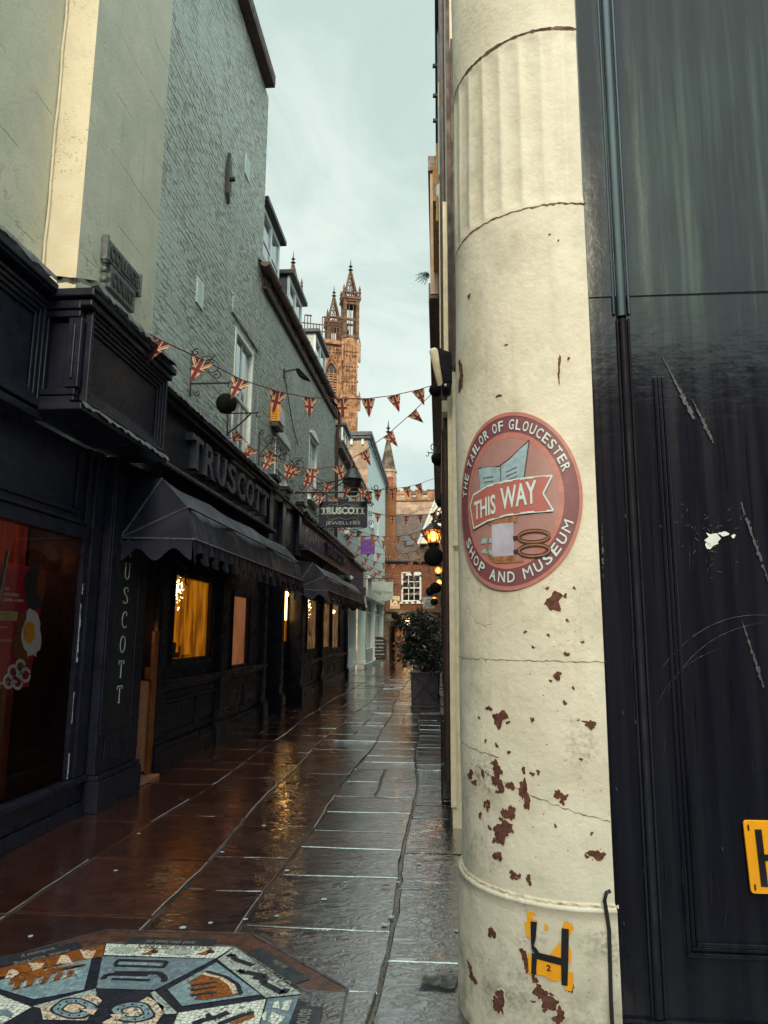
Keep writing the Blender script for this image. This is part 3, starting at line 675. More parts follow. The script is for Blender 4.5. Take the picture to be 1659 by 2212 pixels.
TU = thing('spired_turret', 'octagonal stone turret with short plain spire standing alone against the sky', 'tower', (-5.0, 70, 0))
m = MB(); r8 = math.pi/8
m.lathe((-5.0, 70, 0), [(.80, 0), (.85, 17.3), (.95, 17.35), (.95, 17.55), (.8, 17.6)], 8, rot=r8)
for k in range(8):
    a = 2*math.pi*k/8; c_, s_ = math.cos(a), math.sin(a); m.tube([(-5+.80*c_-.2*s_, 70+.80*s_+.2*c_, 13), (-5+.80*c_-.2*s_, 70+.8*s_+.2*c_, 17)], .05, 4); m.tube([(-5+.80*c_+.2*s_, 70+.80*s_-.2*c_, 13), (-5+.80*c_+.2*s_, 70+.8*s_-.2*c_, 17)], .05, 4)
m.build('shaft', 'pink stone', TU)
MB().lathe((-5.0, 70, 0), [(.85, 17.6), (.10, 21.2)], 8, rot=r8).build('spire', 'dark stone', TU)
MB().lathe((-5.0, 70, 21.2), [(.1, 0), (.1, .3), (.30, .42), (.1, .5), (.08, .7), (.25, .82), (.08, .92), (.05, 1.3), (.01, 1.7)], 8).build('finial', 'soot metal', TU)

# cathedral tower, turned about 20 degrees
TA = math.atan2(3.6, 10.8); TO = Vector((-27.8, 127, 0)); SD = 11.4
tu = Vector((math.cos(TA), math.sin(TA), 0)); tv = Vector((-math.sin(TA), math.cos(TA), 0))
tf = lambda u, v, z: TO+tu*u+tv*v+ZU*max(0, z*1.08-1.9)
CT = thing('cathedral_tower', 'golden stone cathedral tower with openwork parapet and pierced pinnacles lit by the low sun', 'tower', tuple(TO+tu*5.3+tv*5.3))
m = MB(tf); hw = []
def parch(u0, u1, z0, zs, za, n=7):
    c = (u0+u1)/2; L = [(u0+(c-u0)*(i/n), zs+(za-zs)*(1-(1-i/n)**1.9)**.75) for i in range(n+1)]
    return [(u0, z0)]+L+[(2*c-x, z) for x, z in L[-2::-1]]+[(u1, z0)]
m.box(.2, SD-.2, .25, SD-.2, 0, 54.2)
m.build('tower_shaft', 'tower stone', CT)
m = MB(tf)
for z, t in ((30.5, .5), (43.3, .55), (37.2, .3), (54.0, .7)): m.box(-.35, SD+.35, -.35, SD+.35, z, z+t)
for z in (46.5, 52.6): m.box(.9, SD-.9, -.05, .25, z, z+.16)
m.build('string_course', 'tower stone', CT)
m = MB(tf)
for uc in (3.5, 7.9):
    w_ = 1.25
    for sgn in (-1, 1): m.box(uc+sgn*w_-.16, uc+sgn*w_+.16, -.22, .25, 44, 50)
    pts = parch(uc-w_, uc+w_, 44, 48.4, 50.6)
    for p, q in zip(pts[1:-1], pts[2:-1]): m.tube([(p[0], -.05, p[1]), (q[0], -.05, q[1])], .17, 5)
    og = [(uc-w_-.2, 48.6), (uc-w_*.8, 50.3), (uc-.35, 51.2), (uc-.1, 52.2), (uc, 53.6)]
    for sg in (-1, 1):
        for p, q in zip(og, og[1:]): m.tube([(uc+sg*(p[0]-uc), -.2, p[1]), (uc+sg*(q[0]-uc), -.2, q[1])], .13, 5)
    for k in (-.42, .42): m.box(uc+k-.06, uc+k+.06, -.02, .25, 44, 49.3)
    for z in (46.2, 48.4): m.box(uc-w_, uc+w_, -.01, .25, z, z+.14)
    for k in range(9): m.prism([(uc-w_, .05, 44.2+k*.48), (uc+w_, .05, 44.2+k*.48), (uc+w_, .24, 44.45+k*.48), (uc-w_, .24, 44.45+k*.48)], (0, .0, .06))
    for sg in (-1, 1): m.lathe((uc+sg*.45, .02, 49.2), [(.02, -.2), (.2, 0), (.02, .2)], 6)
m.build('belfry_window', 'tower stone', CT)
m = MB(tf)
for uc in (3.5, 7.9): m.poly([(x, .235, z) for x, z in parch(uc-1.2, uc+1.2, 44, 48.4, 50.6)])
m.build('window_void', 'soot metal', CT)
m = MB(tf)
for u in [1.5, 5.1, 5.7, 6.3, 9.9]+[2.2, 2.8, 4.2, 4.8, 6.6, 7.2, 8.6, 9.2]:
    lo = 51.6 if u in (2.2, 2.8, 4.2, 4.8, 6.6, 7.2, 8.6, 9.2) else 43.8
    m.box(u-.09, u+.09, -.1, .25, lo, 53.6)
    m.box(u-.09, u+.09, -.12, .25, 31.2, 43.2)
    for z in (53.4, 47.8) if lo < 50 else (53.4,): m.lathe((u+.28, .1, z), [(.02, -.5), (.22, -.15), (.02, .1)], 6)
for uc in (1.8, 5.7, 9.6): m.lathe((uc, -.12, 47.5), [(.3, 0), (.26, .3), (.02, 2.4)], 4, rot=math.pi/4); m.box(uc-.26, uc+.26, -.3, .2, 43.9, 47.5)
m.build('blind_tracery', 'tower stone', CT)
# parapet: pierced battlements on the front and the far right side
m = MB(tf)
def par(u0, v0, u1, v1):
    L = math.hypot(u1-u0, v1-v0); n = int(L/.55)
    pt = lambda t: (u0+(u1-u0)*t, v0+(v1-v0)*t)
    for i in range(n+1):
        t = i/n; a = pt(t); hi = 59.0 if (i//3) % 2 else 57.6
        m.tube([(a[0], a[1], 54.6), (a[0], a[1], hi)], .085, 4)
    for z in (54.8, 56.2, 57.5): m.tube([(u0, v0, z), (u1, v1, z)], .12, 4)
    for i in range(0, n, 3):
        if (i//3) % 2: m.tube([(*pt(i/n), 59.0), (*pt(min(1, (i+2.4)/n)), 59.0)], .15, 4)
par(.8, 0, SD-.8, 0); par(SD, .8, SD, SD-.8); par(0, .8, 0, SD-.8); par(.8, SD, SD-.8, SD)
m.build('openwork_parapet', 'sooty stone', CT)
def pinnacle(u, v):
    pf = lambda a, b, z: tf(u+(a-u)*1.3, v+(b-v)*1.3, z)
    m = MB(pf); h = 1.15
    # buttress stages below
    m.box(u-h-.15, u+h+.15, v-h-.15, v+h+.15, 0, 37); m.box(u-h, u+h, v-h, v+h, 37.004, 44); m.box(u-h+.12, u+h-.12, v-h+.12, v+h-.12, 44.004, 55)
    m.box(u-h-.25, u+h+.25, v-h-.25, v+h+.25, 36.6, 37.2); m.box(u-h-.12, u+h+.12, v-h-.12, v+h+.12, 43.8, 44.3)
    for sx in (-.85, -.42, 0, .42, .85): m.box(u+sx-.08, u+sx+.08, v-h-.12, v-h+.13, 44.3, 53.4); m.box(u+sx-.07, u+sx+.07, v-h-.16, v-h, 37.3, 43.7)
    for z in (46.8, 49.6, 52.4, 40.2): m.box(u-h-.02, u+h+.02, v-h-.10, v-h+.13, z, z+.22)
    for sx in (-.64, -.21, .21, .64):
        for z in (46.2, 49.0, 51.8): m.lathe((u+sx, v-h+.02, z), [(.02, -.3), (.2, 0), (.02, .45)], 5)
    for sx in (-1, 1): m.lathe((u+sx*1.25, v-h-.1, 53.5), [(.2, -3), (.2, 0), (.28, .05), (.02, 1.8)], 5); m.lathe((u+sx*1.3, v-h-.2, 43.5), [(.2, -2), (.2, 0), (.28, .05), (.02, 1.6)], 5)
    pn = m.build('pinnacle', 'tower stone', CT)
    m = MB(pf); b = .95
    for sx in (-1, 1):
        for sy in (-1, 1):
            m.box(u+sx*b-.24, u+sx*b+.24, v+sy*b-.24, v+sy*b+.24, 55, 62.3)
            m.lathe((u+sx*1.2, v+sy*1.2, 62.9), [(.14, 0), (.14, 1.3), (.22, 1.35), (.02, 2.3)], 5)
    for z in (55.2, 58.4, 61.5): m.box(u-b, u+b, v-b-.12, v-b+.12, z, z+.4); m.box(u-b, u+b, v+b-.12, v+b+.12, z, z+.4); m.box(u-b-.12, u-b+.12, v-b, v+b, z, z+.4); m.box(u+b-.12, u+b+.12, v-b, v+b, z, z+.4)
    for s in (-.32, .32):
        for q in (-b, b): m.box(u+s-.05, u+s+.05, v+q-.06, v+q+.06, 55, 62); m.box(u+q-.06, u+q+.06, v+s-.05, v+s+.05, 55, 62)
    m.box(u-1.25, u+1.25, v-1.25, v+1.25, 62.0, 62.4); m.box(u-1.42, u+1.42, v-1.42, v+1.42, 62.404, 62.8)
    for i in range(7):
        t = -1.25+i*2.5/6
        for q in (-1.3, 1.3): m.box(u+t-.07, u+t+.07, v+q-.06, v+q+.06, 62.804, 63.9); m.box(u+q-.06, u+q+.06, v+t-.07, v+t+.07, 62.804, 63.9)
    for q in (-1.3, 1.3): m.box(u-1.4, u+1.4, v+q-.1, v+q+.1, 63.5, 63.75); m.box(u+q-.1, u+q+.1, v-1.4, v+1.4, 63.5, 63.75)
    m.build('openwork_stage', 'sooty stone', pn)
    m = MB(pf); top = 68.3
    for k in range(4):
        sx, sy = ((-1, -1), (1, -1), (1, 1), (-1, 1))[k]; ex, ey = ((-1, -1), (1, -1), (1, 1), (-1, 1))[(k+1) % 4]
        m.tube([(u+sx*.95, v+sy*.95, 62.9), (u+sx*.1, v+sy*.1, top)], .15, 5)
        for j in range(1, 7):
            t = j/7; w_ = .95*(1-t)+.1*t; z = 62.9+(top-62.9)*t
            m.tube([(u+sx*w_, v+sy*w_, z), (u+ex*w_, v+ey*w_, z)], .075, 4)
            t2 = (j-.5)/7; w2_ = .95*(1-t2)+.1*t2; z2 = 62.9+(top-62.9)*t2
            m.lathe((u+(sx+ex)/2*w2_, v+(sy+ey)/2*w2_, z2), [(.02, -.25), (.13, 0), (.02, .25)], 5)
    m.build('spirelet', 'sooty stone', pn)
    MB(pf).lathe((u, v, top), [(.14, -.3), (.14, .2), (.42, .45), (.12, .6), (.1, .9), (.34, 1.15), (.1, 1.3), (.07, 1.8), (.02, 2.6)], 6).build('finial', 'soot metal', pn)
pinnacle(0, 0); pinnacle(SD, 0); pinnacle(SD-1.25, SD+.3)

# ------------------------------------------------------------------ right: buildings along the alley, seen edge-on
R1 = thing('cream_corner_house', 'cream plastered house on the right just behind the column, its flank lined with pipes', 'building', (2, 8, 0))
m = MB(); m.poly([(.10, 5.9, .0), (3, 5.9, .0), (3, 5.9, 3.72), (.10, 5.9, 3.72)]); m.poly([(.10, 5.9, 3.72), (3, 5.9, 3.72), (3, 5.9, 9), (.10, 5.9, 9)])
m.poly([(.10, 5.9, 0), (.10, 5.9, 9), (.10, 10, 9), (.10, 10, 0)]); m.build('front_wall', 'cream paint', R1)
m = MB(); m.box(.085, .13, 5.86, 5.897, .16, 3.7); m.box(.12, .17, 5.83, 5.86, 2.2, 3.7); m.build('corner_strip', 'cream paint', R1, bevel=.006)
m = MB(); m.box(.14, .4, 5.78, 5.897, 3.72, 6.9); m.box(.10, .135, 5.82, 5.897, 3.75, 9.0); m.build('brown_batten', 'timber brown', R1)  # dark brown upright strips on the front wall
m = MB()
for x, y, r in ((.07, 6.2, .02), (.06, 6.6, .022), (.055, 7.4, .03)): m.tube([(x, y, .3 if r < .03 else 4.5), (x, y, 8.9)], r, 6)
m.build('waste_pipe', 'gutter brown', R1, smooth=True)
m = MB(); m.box(.04, .098, 6.0, 9.7, 3.4, 3.5); m.box(.06, .098, 6.0, 6.06, 3.6, 5.4); m.box(.03, .098, 7.0, 7.06, 4.4, 7.5); m.build('moulding', 'cream paint', R1)
m = MB(); m.box(-.0, .098, 6.5, 9.8, 8.55, 8.9)
for z in (8.15, 7.75, 7.42): m.box(-.03, .098, 7.5, 7.54, z, z+.03)
m.build('drip_or_highlight_ledge', 'soot metal', R1)
m = MB(); m.box(-.04, .098, 8.2, 10, 6.85, 7.35); m.box(.0, .098, 7.6, 8.19, 6.2, 7.2); m.build('eaves_bracket', 'ochre timber', R1)
m = MB(); m.box(.028, .098, 6.9, 7.3, 6.3, 7.15); m.lathe((.065, 7.1, 6.25), [(.07, .05), (.065, -.08), (.03, -.14)], 10); m.build('rainwater_hopper', 'white render', R1, bevel=.02)

R2 = thing('jettied_house', 'dark fronted building on the right whose boxed upper storey juts over the alley', 'building', (2, 25, 0))
m = MB(); m.poly([(.15, 10.02, 0), (.15, 10.02, 6.44), (.15, 34, 6.44), (.15, 34, 0)]); m.poly([(.15, 10.02, 0), (3, 10.02, 0), (3, 10.02, 6.44), (.15, 10.02, 6.44)]); m.build('street_wall', 'gutter brown', R2)
m = MB(); m.box(-.09, 3, 10, 27, 6.5, 8.5); m.build('upper_storey', 'peach render', R2)
m = MB(); m.box(-.11, 3, 10.02, 27.1, 6.44, 6.496); m.box(-.12, -.093, 10.05, 27, 6.42, 6.7); m.box(-.12, 3, 9.95, 27.1, 8.504, 8.75); m.build('bressummer', 'gutter brown', R2)
for i, y in enumerate((11, 13.5, 16, 19, 22, 25.5, 29)): MB().box(.10, .148, y, y+.3, 0, 3.0).build('shop_pilaster', 'dark paint', R2)
m = MB(); m.box(.09, .148, 10.1, 33.9, 3.0, 3.6); m.box(.06, .148, 10.1, 33.9, 3.604, 3.7)
m.build('shop_cornice', 'dark paint', R2)
m = MB(); m.box(.12, .148, 11.4, 13.4, .6, 2.8); m.box(.12, .148, 16.4, 18.9, .6, 2.8); m.build('window', 'dark glass', R2)
R3 = thing('far_right_house', 'dim stuccoed house at the far right beside the brick gatehouse', 'building', (2, 37, 0))
m = MB(); m.box(.06, 3, 34.05, 40, 0, 5.8); m.build('street_wall', 'dark stone', R3)

# facing terrace across the main street behind the viewer: shades the foot of the alley and shows in glossy paint
FT = thing('facing_terrace', 'terrace across the main street behind the viewer', 'building', (0, -10, 0))
m = MB(); m.box(-22, 22, -16, -9, 0, 6.6)
for i in range(11): m.box(-20.5+i*4, -19.4+i*4, -9.0, -8.9, 3.6, 5.4)
m.build('front_wall', 'red brick', FT)
MB().prism([(-22, -8.8, 6.604), (-22, -16.2, 6.604), (-22, -12.5, 8.6)], (44, 0, 0)).build('roof', 'slate', FT)

# ------------------------------------------------------------------ left: restaurant shopfront with the boxed sign
RS = thing('restaurant_shopfront', 'black glazed restaurant front at the left edge under the boxed sign', 'shopfront', (-3.0, 4.5, 0))
GX = -3.0
m = MB(); m.box(GX-.06, GX+.05, 2.0, 6.03, 0, .10); m.box(GX-.06, GX+.02, 2.0, 6.03, .104, .26); m.box(GX-.05, GX+.06, 2.0, 6.03, .264, .31); m.build('stall_riser', 'dark paint', RS, bevel=.006)
m = MB(); m.box(GX-.06, GX+.04, 5.86, 6.03, .314, 3.05); m.box(GX-.05, GX+.015, 5.78, 5.857, .314, 3.05); m.box(GX-.06, GX+.03, 2.0, 5.777, 2.26, 2.37); m.box(GX-.05, GX+.055, 2.0, 5.777, 2.374, 2.40)
m.box(GX-.05, GX-.02, 2.0, 5.777, 2.404, 3.05); m.box(GX-.018, GX+.0, 2.2, 5.7, 2.46, 2.50); m.box(GX-.018, GX+.0, 5.62, 5.7, 2.504, 3.0); m.build('frame', 'dark paint', RS, bevel=.006)
MB().poly([(GX-.02, 2.0, .31), (GX-.02, 5.78, .31), (GX-.02, 5.78, 2.26), (GX-.02, 2.0, 2.26)]).build('pane', 'shop glass', RS)
m = MB(); fr_ = random.Random(2)
def ragged(pts, wd): 
    for (a, b) in zip(pts, pts[1:]):
        q = wd*(.4+fr_.random()); m.poly([(GX+.0165, a[0], a[1]), (GX+.0165, a[0]+q, a[1]+.004), (GX+.0165, b[0]+wd*(.3+fr_.random()), b[1]), (GX+.0165, b[0], b[1])])
ragged([(5.79, 1.24+i*.04) for i in range(13)], .022); ragged([(5.79, .75+i*.05) for i in range(6)], .012); ragged([(5.785, .32+i*.04) for i in range(6)], .016); ragged([(5.80, 1.80+i*.03) for i in range(4)], .015)
m.build('torn_sealant', 'menu white', RS)
m = MB(); m.poly([(-4.6, 2, 0), (-4.6, 6, 0), (-4.6, 6, 3), (-4.6, 2, 3)]); m.poly([(-4.6, 6.0, 0), (GX-.07, 6.0, 0), (GX-.07, 6.0, 3), (-4.6, 6.0, 3)]); m.poly([(-4.6, 2, .1), (GX-.07, 2, .1), (GX-.07, 6, .1), (-4.6, 6, .1)]); m.poly([(-4.6, 2, 3), (-4.6, 6, 3), (GX-.07, 6, 3), (GX-.07, 2, 3)]); m.poly([(-4.6, 2, 0), (-4.6, 2, 3), (GX-.07, 2, 3), (GX-.07, 2, 0)])
m.build('interior', 'black board', RS)
m = MB(); n = 40
cy = lambda i: (-4.55+.95*i/n, 5.93+.03*math.sin(i*1.3))
for i in range(n): a, b = cy(i), cy(i+1); m.poly([(a[0], a[1], .12), (b[0], b[1], .12), (b[0], b[1], 2.9), (a[0], a[1], 2.9)])
m.build('curtain', 'curtain red', RS, smooth=True)
ll = bpy.data.lights.new('restaurant_lamp', 'POINT'); lo = bpy.data.objects.new('restaurant_lamp', ll); COL.objects.link(lo); lo.location = (-3.7, 5.2, 2.2); ll.energy = 4.5; ll.color = (1, .3, .15); ll.shadow_soft_size = .08
lo.parent = RS; lo.matrix_parent_inverse = Matrix.Translation((3.0, -4.5, 0))

SB = thing('boxed_sign', 'blank black boxed shop sign over the restaurant, stepped, with crinkled lead top', 'shop sign', (-2.9, 4.8, 3.05))
m = MB(); m.box(-3.296, -2.92, 1.0, 4.8, 3.06, 4.0); m.box(-3.29, -2.62, 4.804, 6.33, 3.12, 3.93); m.build('box', 'dark paint', SB, bevel=.004)
def frame_x(m, X, y0, y1, z0, z1, w=.09, t=.03, steps=3):
    for k in range(steps):
        a = k*w/steps; e = w/steps-.003; tt = t*(1-k/steps)
        m.box(X, X+tt, y0+a, y0+a+e, z0+a, z1-a); m.box(X, X+tt, y1-a-e, y1-a, z0+a, z1-a)
        m.box(X, X+tt, y0+a+e, y1-a-e, z0+a, z0+a+e); m.box(X, X+tt, y0+a+e, y1-a-e, z1-a-e, z1-a)
m = MB(); frame_x(m, -2.917, 1.1, 4.79, 3.08, 3.90, .14, .06, 4); frame_x(m, -2.617, 4.82, 6.32, 3.14, 3.86, .13, .06, 4)
m.box(-2.917, -2.615, 4.74, 4.80, 3.10, 3.17); m.box(-2.917, -2.615, 4.745, 4.80, 3.18, 3.23); m.box(-2.917, -2.615, 4.745, 4.80, 3.78, 3.83); m.box(-2.917, -2.615, 4.735, 4.80, 3.84, 3.9)
m.box(-2.9, -2.87, 4.76, 4.80, 3.24, 3.775); m.box(-2.7, -2.60, 4.75, 4.80, 3.24, 3.775); m.box(-2.66, -2.64, 4.735, 4.747, 3.3, 3.72)
m.build('moulding', 'dark paint', SB, bevel=.006)
m = MB(); m.box(-3.29, -2.80, 1.0, 4.8, 3.94, 4.0); m.box(-2.8, -2.78, 1, 4.72, 3.96, 4.02); m.box(-3.29, -2.50, 4.70, 6.38, 3.92, 3.985); m.box(-3.29, -2.53, 4.74, 6.36, 3.86, 3.915); m.build('cornice', 'dark paint', SB, bevel=.012)
def flashing(name, parent, path, zb, w=.03, seed=1, dz=.05):
    r = random.Random(seed); m = MB(); up, lo = [], []; L = []
    for (a, b) in zip(path, path[1:]):
        n = max(2, int(math.dist(a, b)/.055))
        for i in range(n): L.append(tuple(a[k]+(b[k]-a[k])*i/n for k in range(3)))
    L.append(path[-1])
    for p in L:
        up.append((p[0]-.09, p[1]+.09*(.0), p[2]+dz+r.random()*.012)); lo.append((p[0]+w*(.6+.6*r.random()), p[1]-.01+r.random()*.02, p[2]-.02+r.random()*.03))
    mid = [(p[0]+w*.6, p[1], p[2]+dz*.6+r.random()*.015) for p in L]
    n = len(L); m.add(up+mid+lo, [(i, i+1, n+i+1, n+i) for i in range(n-1)]+[(n+i, n+i+1, 2*n+i+1, 2*n+i) for i in range(n-1)])
    return m.build(name, 'lead', parent, smooth=True)
flashing('lead_flashing', SB, [(-2.80, 1, 4.02), (-2.80, 4.70, 4.03)], 0, seed=3); flashing('lead_flashing', SB, [(-2.80, 4.69, 4.03), (-2.50, 4.69, 3.99)], 0, seed=4); flashing('lead_flashing', SB, [(-2.50, 4.69, 3.99), (-2.49, 6.40, 3.985)], 0, seed=5)
m = MB(); m.box(-3.29, -2.86, 1.0, 4.80, 3.0, 3.056); m.box(-3.0, -2.54, 4.72, 6.36, 3.06, 3.116); m.build('soffit', 'dark paint', SB, bevel=.008)
flashing('lead_flashing', SB, [(-2.545, 4.71, 3.10), (-2.54, 6.37, 3.09)], 0, seed=8, w=.02, dz=.03)
# street name plate
NP = thing('street_nameplate', 'old two-tier street name plate reading COLLEGE COURT on the plastered wall', 'street sign', (WX, 6.05, 4.6))
m = MB(); m.box(WX+.003, WX+.05, 5.74, 6.42, 4.80, 5.0); m.box(WX+.003, WX+.045, 5.82, 6.36, 4.57, 4.796); 
for y in (5.70, 6.425): m.box(WX+.003, WX+.06, y, y+.035, 4.78, 5.02)
for i in range(5): m.ball((WX+.03, 5.735-.01*(i % 2), 4.6+i*.09), .03, 8)
m.build('plate', 'plate grey', NP, bevel=.006)
m = MB(); text(m, 'COLLEGE', (WX+.051, 6.08, 4.83), YU, ZU, .60, .14, 0, .03, .008); text(m, 'COURT', (WX+.046, 6.09, 4.61), YU, ZU, .46, .14, 0, .03, .008); m.build('lettering', 'soot metal', NP)
# menu poster in the restaurant window
px = lambda x, y, d=0.: P(x, y, X=-3.06+d)
MP = thing('menu_poster', 'red lunch menu poster with fried egg standing inside the restaurant window', 'poster', tuple(px(40, 1480)))
m = MB(); m.poly([px(-75, 1195), px(101, 1232), px(62, 1484), px(-95, 1492)]); m.build('sheet', 'menu red', MP)
def blob(c, rx, ry, d, n=22, jit=.12, seed=1, rot=0.):
    r = random.Random(seed); return [px(c[0]+rx*(1+jit*(r.random()-.5)*2)*math.cos(2*math.pi*i/n+rot), c[1]+ry*(1+jit*(r.random()-.5)*2)*math.sin(2*math.pi*i/n+rot), d) for i in range(n)]
MB().poly(blob((76, 1268), 22, 52, .004, seed=4)).build('bowl', 'menu dark', MP)
MB().poly(blob((88, 1262), 9, 34, .006, jit=.3, seed=9)).build('chicken', 'menu batter', MP)
MB().poly(blob((50, 1388), 20, 62, .004, jit=.25, seed=6)).build('chicken', 'menu batter', MP)
MB().poly(blob((68, 1372), 20, 50, .008, jit=.2, seed=5)).build('egg_white', 'menu white', MP)
MB().poly(blob((64, 1366), 12, 24, .012, jit=.03)).build('egg_yolk', 'menu yolk', MP)
m = MB()
for cx, cy_ in ((28, 1452), (44, 1440), (55, 1458), (38, 1474), (18, 1472)):
    a = [(cx+12*math.cos(t*.5), cy_+17*math.sin(t*.5)) for t in range(13)]
    for p, q in zip(a, a[1:]): m.poly([px(*p, .01), px(*q, .01), px(cx+(q[0]-cx)*.6, cy_+(q[1]-cy_)*.6, .01), px(cx+(p[0]-cx)*.6, cy_+(p[1]-cy_)*.6, .01)])
m.build('squid_rings', 'menu white', MP)
MB().poly([px(-6, 1319, .004), px(39, 1322, .004), px(36, 1341, .004), px(-8, 1339, .004)]).build('note', 'menu tan', MP)
m = MB()
def ptxt(s, x, y, wd, h, mi, bold=.0): 
    o = px(x, y, .006); q = px(x+wd, y, .006); text(m, s, o, YU, ZU, q.y-o.y, (px(x, y-h)-o).length, mi, bold, centre=False)
ptxt('OUR', 10, 1274, 10, 5, 0, .02); ptxt('LUNCH MENU', 8, 1286, 33, 6, 0, .02); ptxt('12:00PM - 2:30PM', 6, 1298, 44, 6, 0, .02)
ptxt('Chicken Bibimbap', -22, 1358, 38, 6, 0); ptxt('Kimchi Fried Rice', -20, 1387, 46, 6, 0)
ptxt('FROM 12', 4, 1329, 28, 5, 1); ptxt('SUNDAY', 8, 1338, 20, 5, 1); ptxt('ONLY 8.90', -6, 1481, 42, 7, 0, .03)
m.build('lettering', ['menu white', 'menu dark'], MP)
PO = MB(); PO.tube([px(17, 1188, .03), px(-8, 1330, .03), px(-40, 1500, .03)], .012, 6); tag(PO.build('poster_stand_pole', 'lead', smooth=True, off=px(-40, 1500, .03)), 'slim grey metal pole leaning beside the red menu poster', 'pole')

# ------------------------------------------------------------------ left: jeweller's shop
PX_ = -2.89
PI_ = thing('lettered_pilaster', 'black pilaster with thin vertical gold-less capitals between restaurant and jeweller door', 'pilaster', (PX_, 6.45, 0))
PI_['label'] = 'black pilaster with tall thin capitals set vertically, between restaurant window and jeweller door'
m = MB(); m.box(-3.3, PX_, 6.06, 6.9, .30, 3.05); m.box(-3.3, PX_+.05, 6.04, 6.92, 0, .25); m.box(-3.3, PX_+.035, 6.045, 6.915, .254, .296)
m.box(PX_, PX_+.014, 6.08, 6.19, .62, 2.95); m.box(PX_, PX_+.012, 6.69, 6.88, .40, 2.95); m.box(PX_, PX_+.012, 6.195, 6.685, .40, .62)
m.build('shaft', 'dark paint', PI_, bevel=.008)
MB().box(PX_, PX_+.004, 6.20, 6.68, .63, 2.9).build('letter_panel', 'black board', PI_)
def serifs(m, ch, o, u, v, w, h, d, mi=0):
    o, u, v = Vector(o), Vector(u), Vector(v); n = u.cross(v)
    def bar(a, b, c, e):
        pts = [o+u*(a*w)+v*(c*h), o+u*(b*w)+v*(c*h), o+u*(b*w)+v*(e*h), o+u*(a*w)+v*(e*h)]; m.prism(pts, n*d, mi)
    if ch == 'T': bar(-.17, .17, 0, .045); bar(-.52, -.46, .78, 1.0); bar(.46, .52, .78, 1.0)
    if ch == 'U': bar(-.6, -.2, .955, 1.0); bar(.2, .6, .955, 1.0)
    if ch == 'R': bar(-.58, -.2, 0, .045); bar(-.58, -.3, .955, 1.0); bar(.28, .6, 0, .045)
    if ch in 'SC': bar(.34, .42, .72, .93)
m = MB()
for ch, z in zip('RUSCOTT', [2.238-.222*i+.03 for i in range(7)]):
    text(m, ch, (PX_+.005, 6.43, z-.08), YU, ZU, .095 if ch != 'O' else .11, .155, 0, -.022, .004); serifs(m, ch, (PX_+.0052, 6.43, z-.08), YU, ZU, .105, .155, .003)
m.build('lettering', 'sign teal letter', PI_)

J = thing('jeweller_shopfront', 'long black jeweller shopfront with large raised capitals and amber lit windows', 'shopfront', (-3.05, 12, 0))
SX = -3.08
def riser(y0, y1, top, n, X=SX):
    m = MB(); m.box(X-.2, X+.06, y0, y1, 0, .20); m.box(X-.2, X+.045, y0, y1, .204, .26); m.box(X-.2, X, y0, y1, .264, top-.06); m.box(X-.25, X+.10, y0-.03, y1+.03, top-.056, top); m.box(X-.2, X+.05, y0, y1, top-.10, top-.06)
    L = (y1-y0-.12)/n; lg = MB()
    for k in range(n):
        a = y0+.06+k*L
        m.box(X, X+.024, a, a+.07, .30, top-.14)
        m.box(X, X+.022, a+.07, a+L, .30, .37); m.box(X, X+.022, a+.07, a+L, top-.22, top-.14)
        m.box(X, X+.012, a+.12, a+L-.05, .41, top-.26); lg.box(X+.001, X+.045, a+.085, a+L-.015, top-.236, top-.223)  # paler glossy ledges added so the panel tops show a bright highlight line
    m.box(X, X+.024, y1-.06, y1, .30, top-.14)
    r_o = m.build('stall_riser', 'dark paint', J, bevel=.006); lg.build('drip_or_highlight_ledge', 'highlight ledge', r_o)
riser(7.9, 12.45, .95, 4); riser(16.2, 24.0, .85, 6, SX-.02)
def bay(y0, y1, zs, wins, X=SX, top=3.3):
    """wall of dark joinery with window openings wins = (y0,y1,z0,z1,mat)"""
    m = MB(); wall_x(m, X, y0, y1, zs, top, [w_[:4] for w_ in wins], .06); m.build('joinery', 'dark paint', J)
    for (a, b, c, d, mat) in wins:
        m = MB(); frame_x(m, X+.001, a-.07, b+.07, c-.07, d+.07, .065, .022, 2); f = m.build('window', 'dark paint', J, bevel=.004)
        MB().poly([(X-.012, a, c), (X-.012, b, c), (X-.012, b, d), (X-.012, a, d)]).build('pane', 'shop glass', f)
        m = MB(); q = X-.055; m.poly([(q, a, c), (q, b, c), (q, b, d), (q, a, d)]); m.build('lit_interior', mat, f)
bay(7.9, 12.45, .95, [(8.2, 9.56, 1.18, 2.14, 'amber interior'), (10.62, 11.5, 1.0, 2.03, 'rose interior')])
bay(16.2, 24.0, .85, [(16.85, 18.3, 1.1, 2.27, 'dim interior'), (19.15, 20.6, 1.1, 2.27, 'dim interior'), (20.85, 22.4, 1.05, 2.3, 'dim interior')], SX-.02)
bay(12.45, 16.2, 0, [(15.05, 15.75, 1.3, 2.45, 'amber interior')], SX-.22)
for y, wd in ((7.62, .28), (9.85, .34), (12.3, .3), (13.7, .3), (15.75, .42), (18.6, .28), (23.7, .32)):
    X = SX+.05; m = MB(); m.box(SX-.25, X, y, y+wd, 0, 3.28); m.box(SX-.25, X+.06, y-.02, y+wd+.02, 0, .30); m.box(SX-.25, X+.03, y-.01, y+wd+.01, .304, .34); m.box(X, X+.015, y+.05, y+wd-.05, .45, 2.6); m.box(X-.01, X+.05, y-.03, y+wd+.03, 2.9, 3.0)
    m.build('pilaster', 'dark paint', J, bevel=.006)
m = MB()
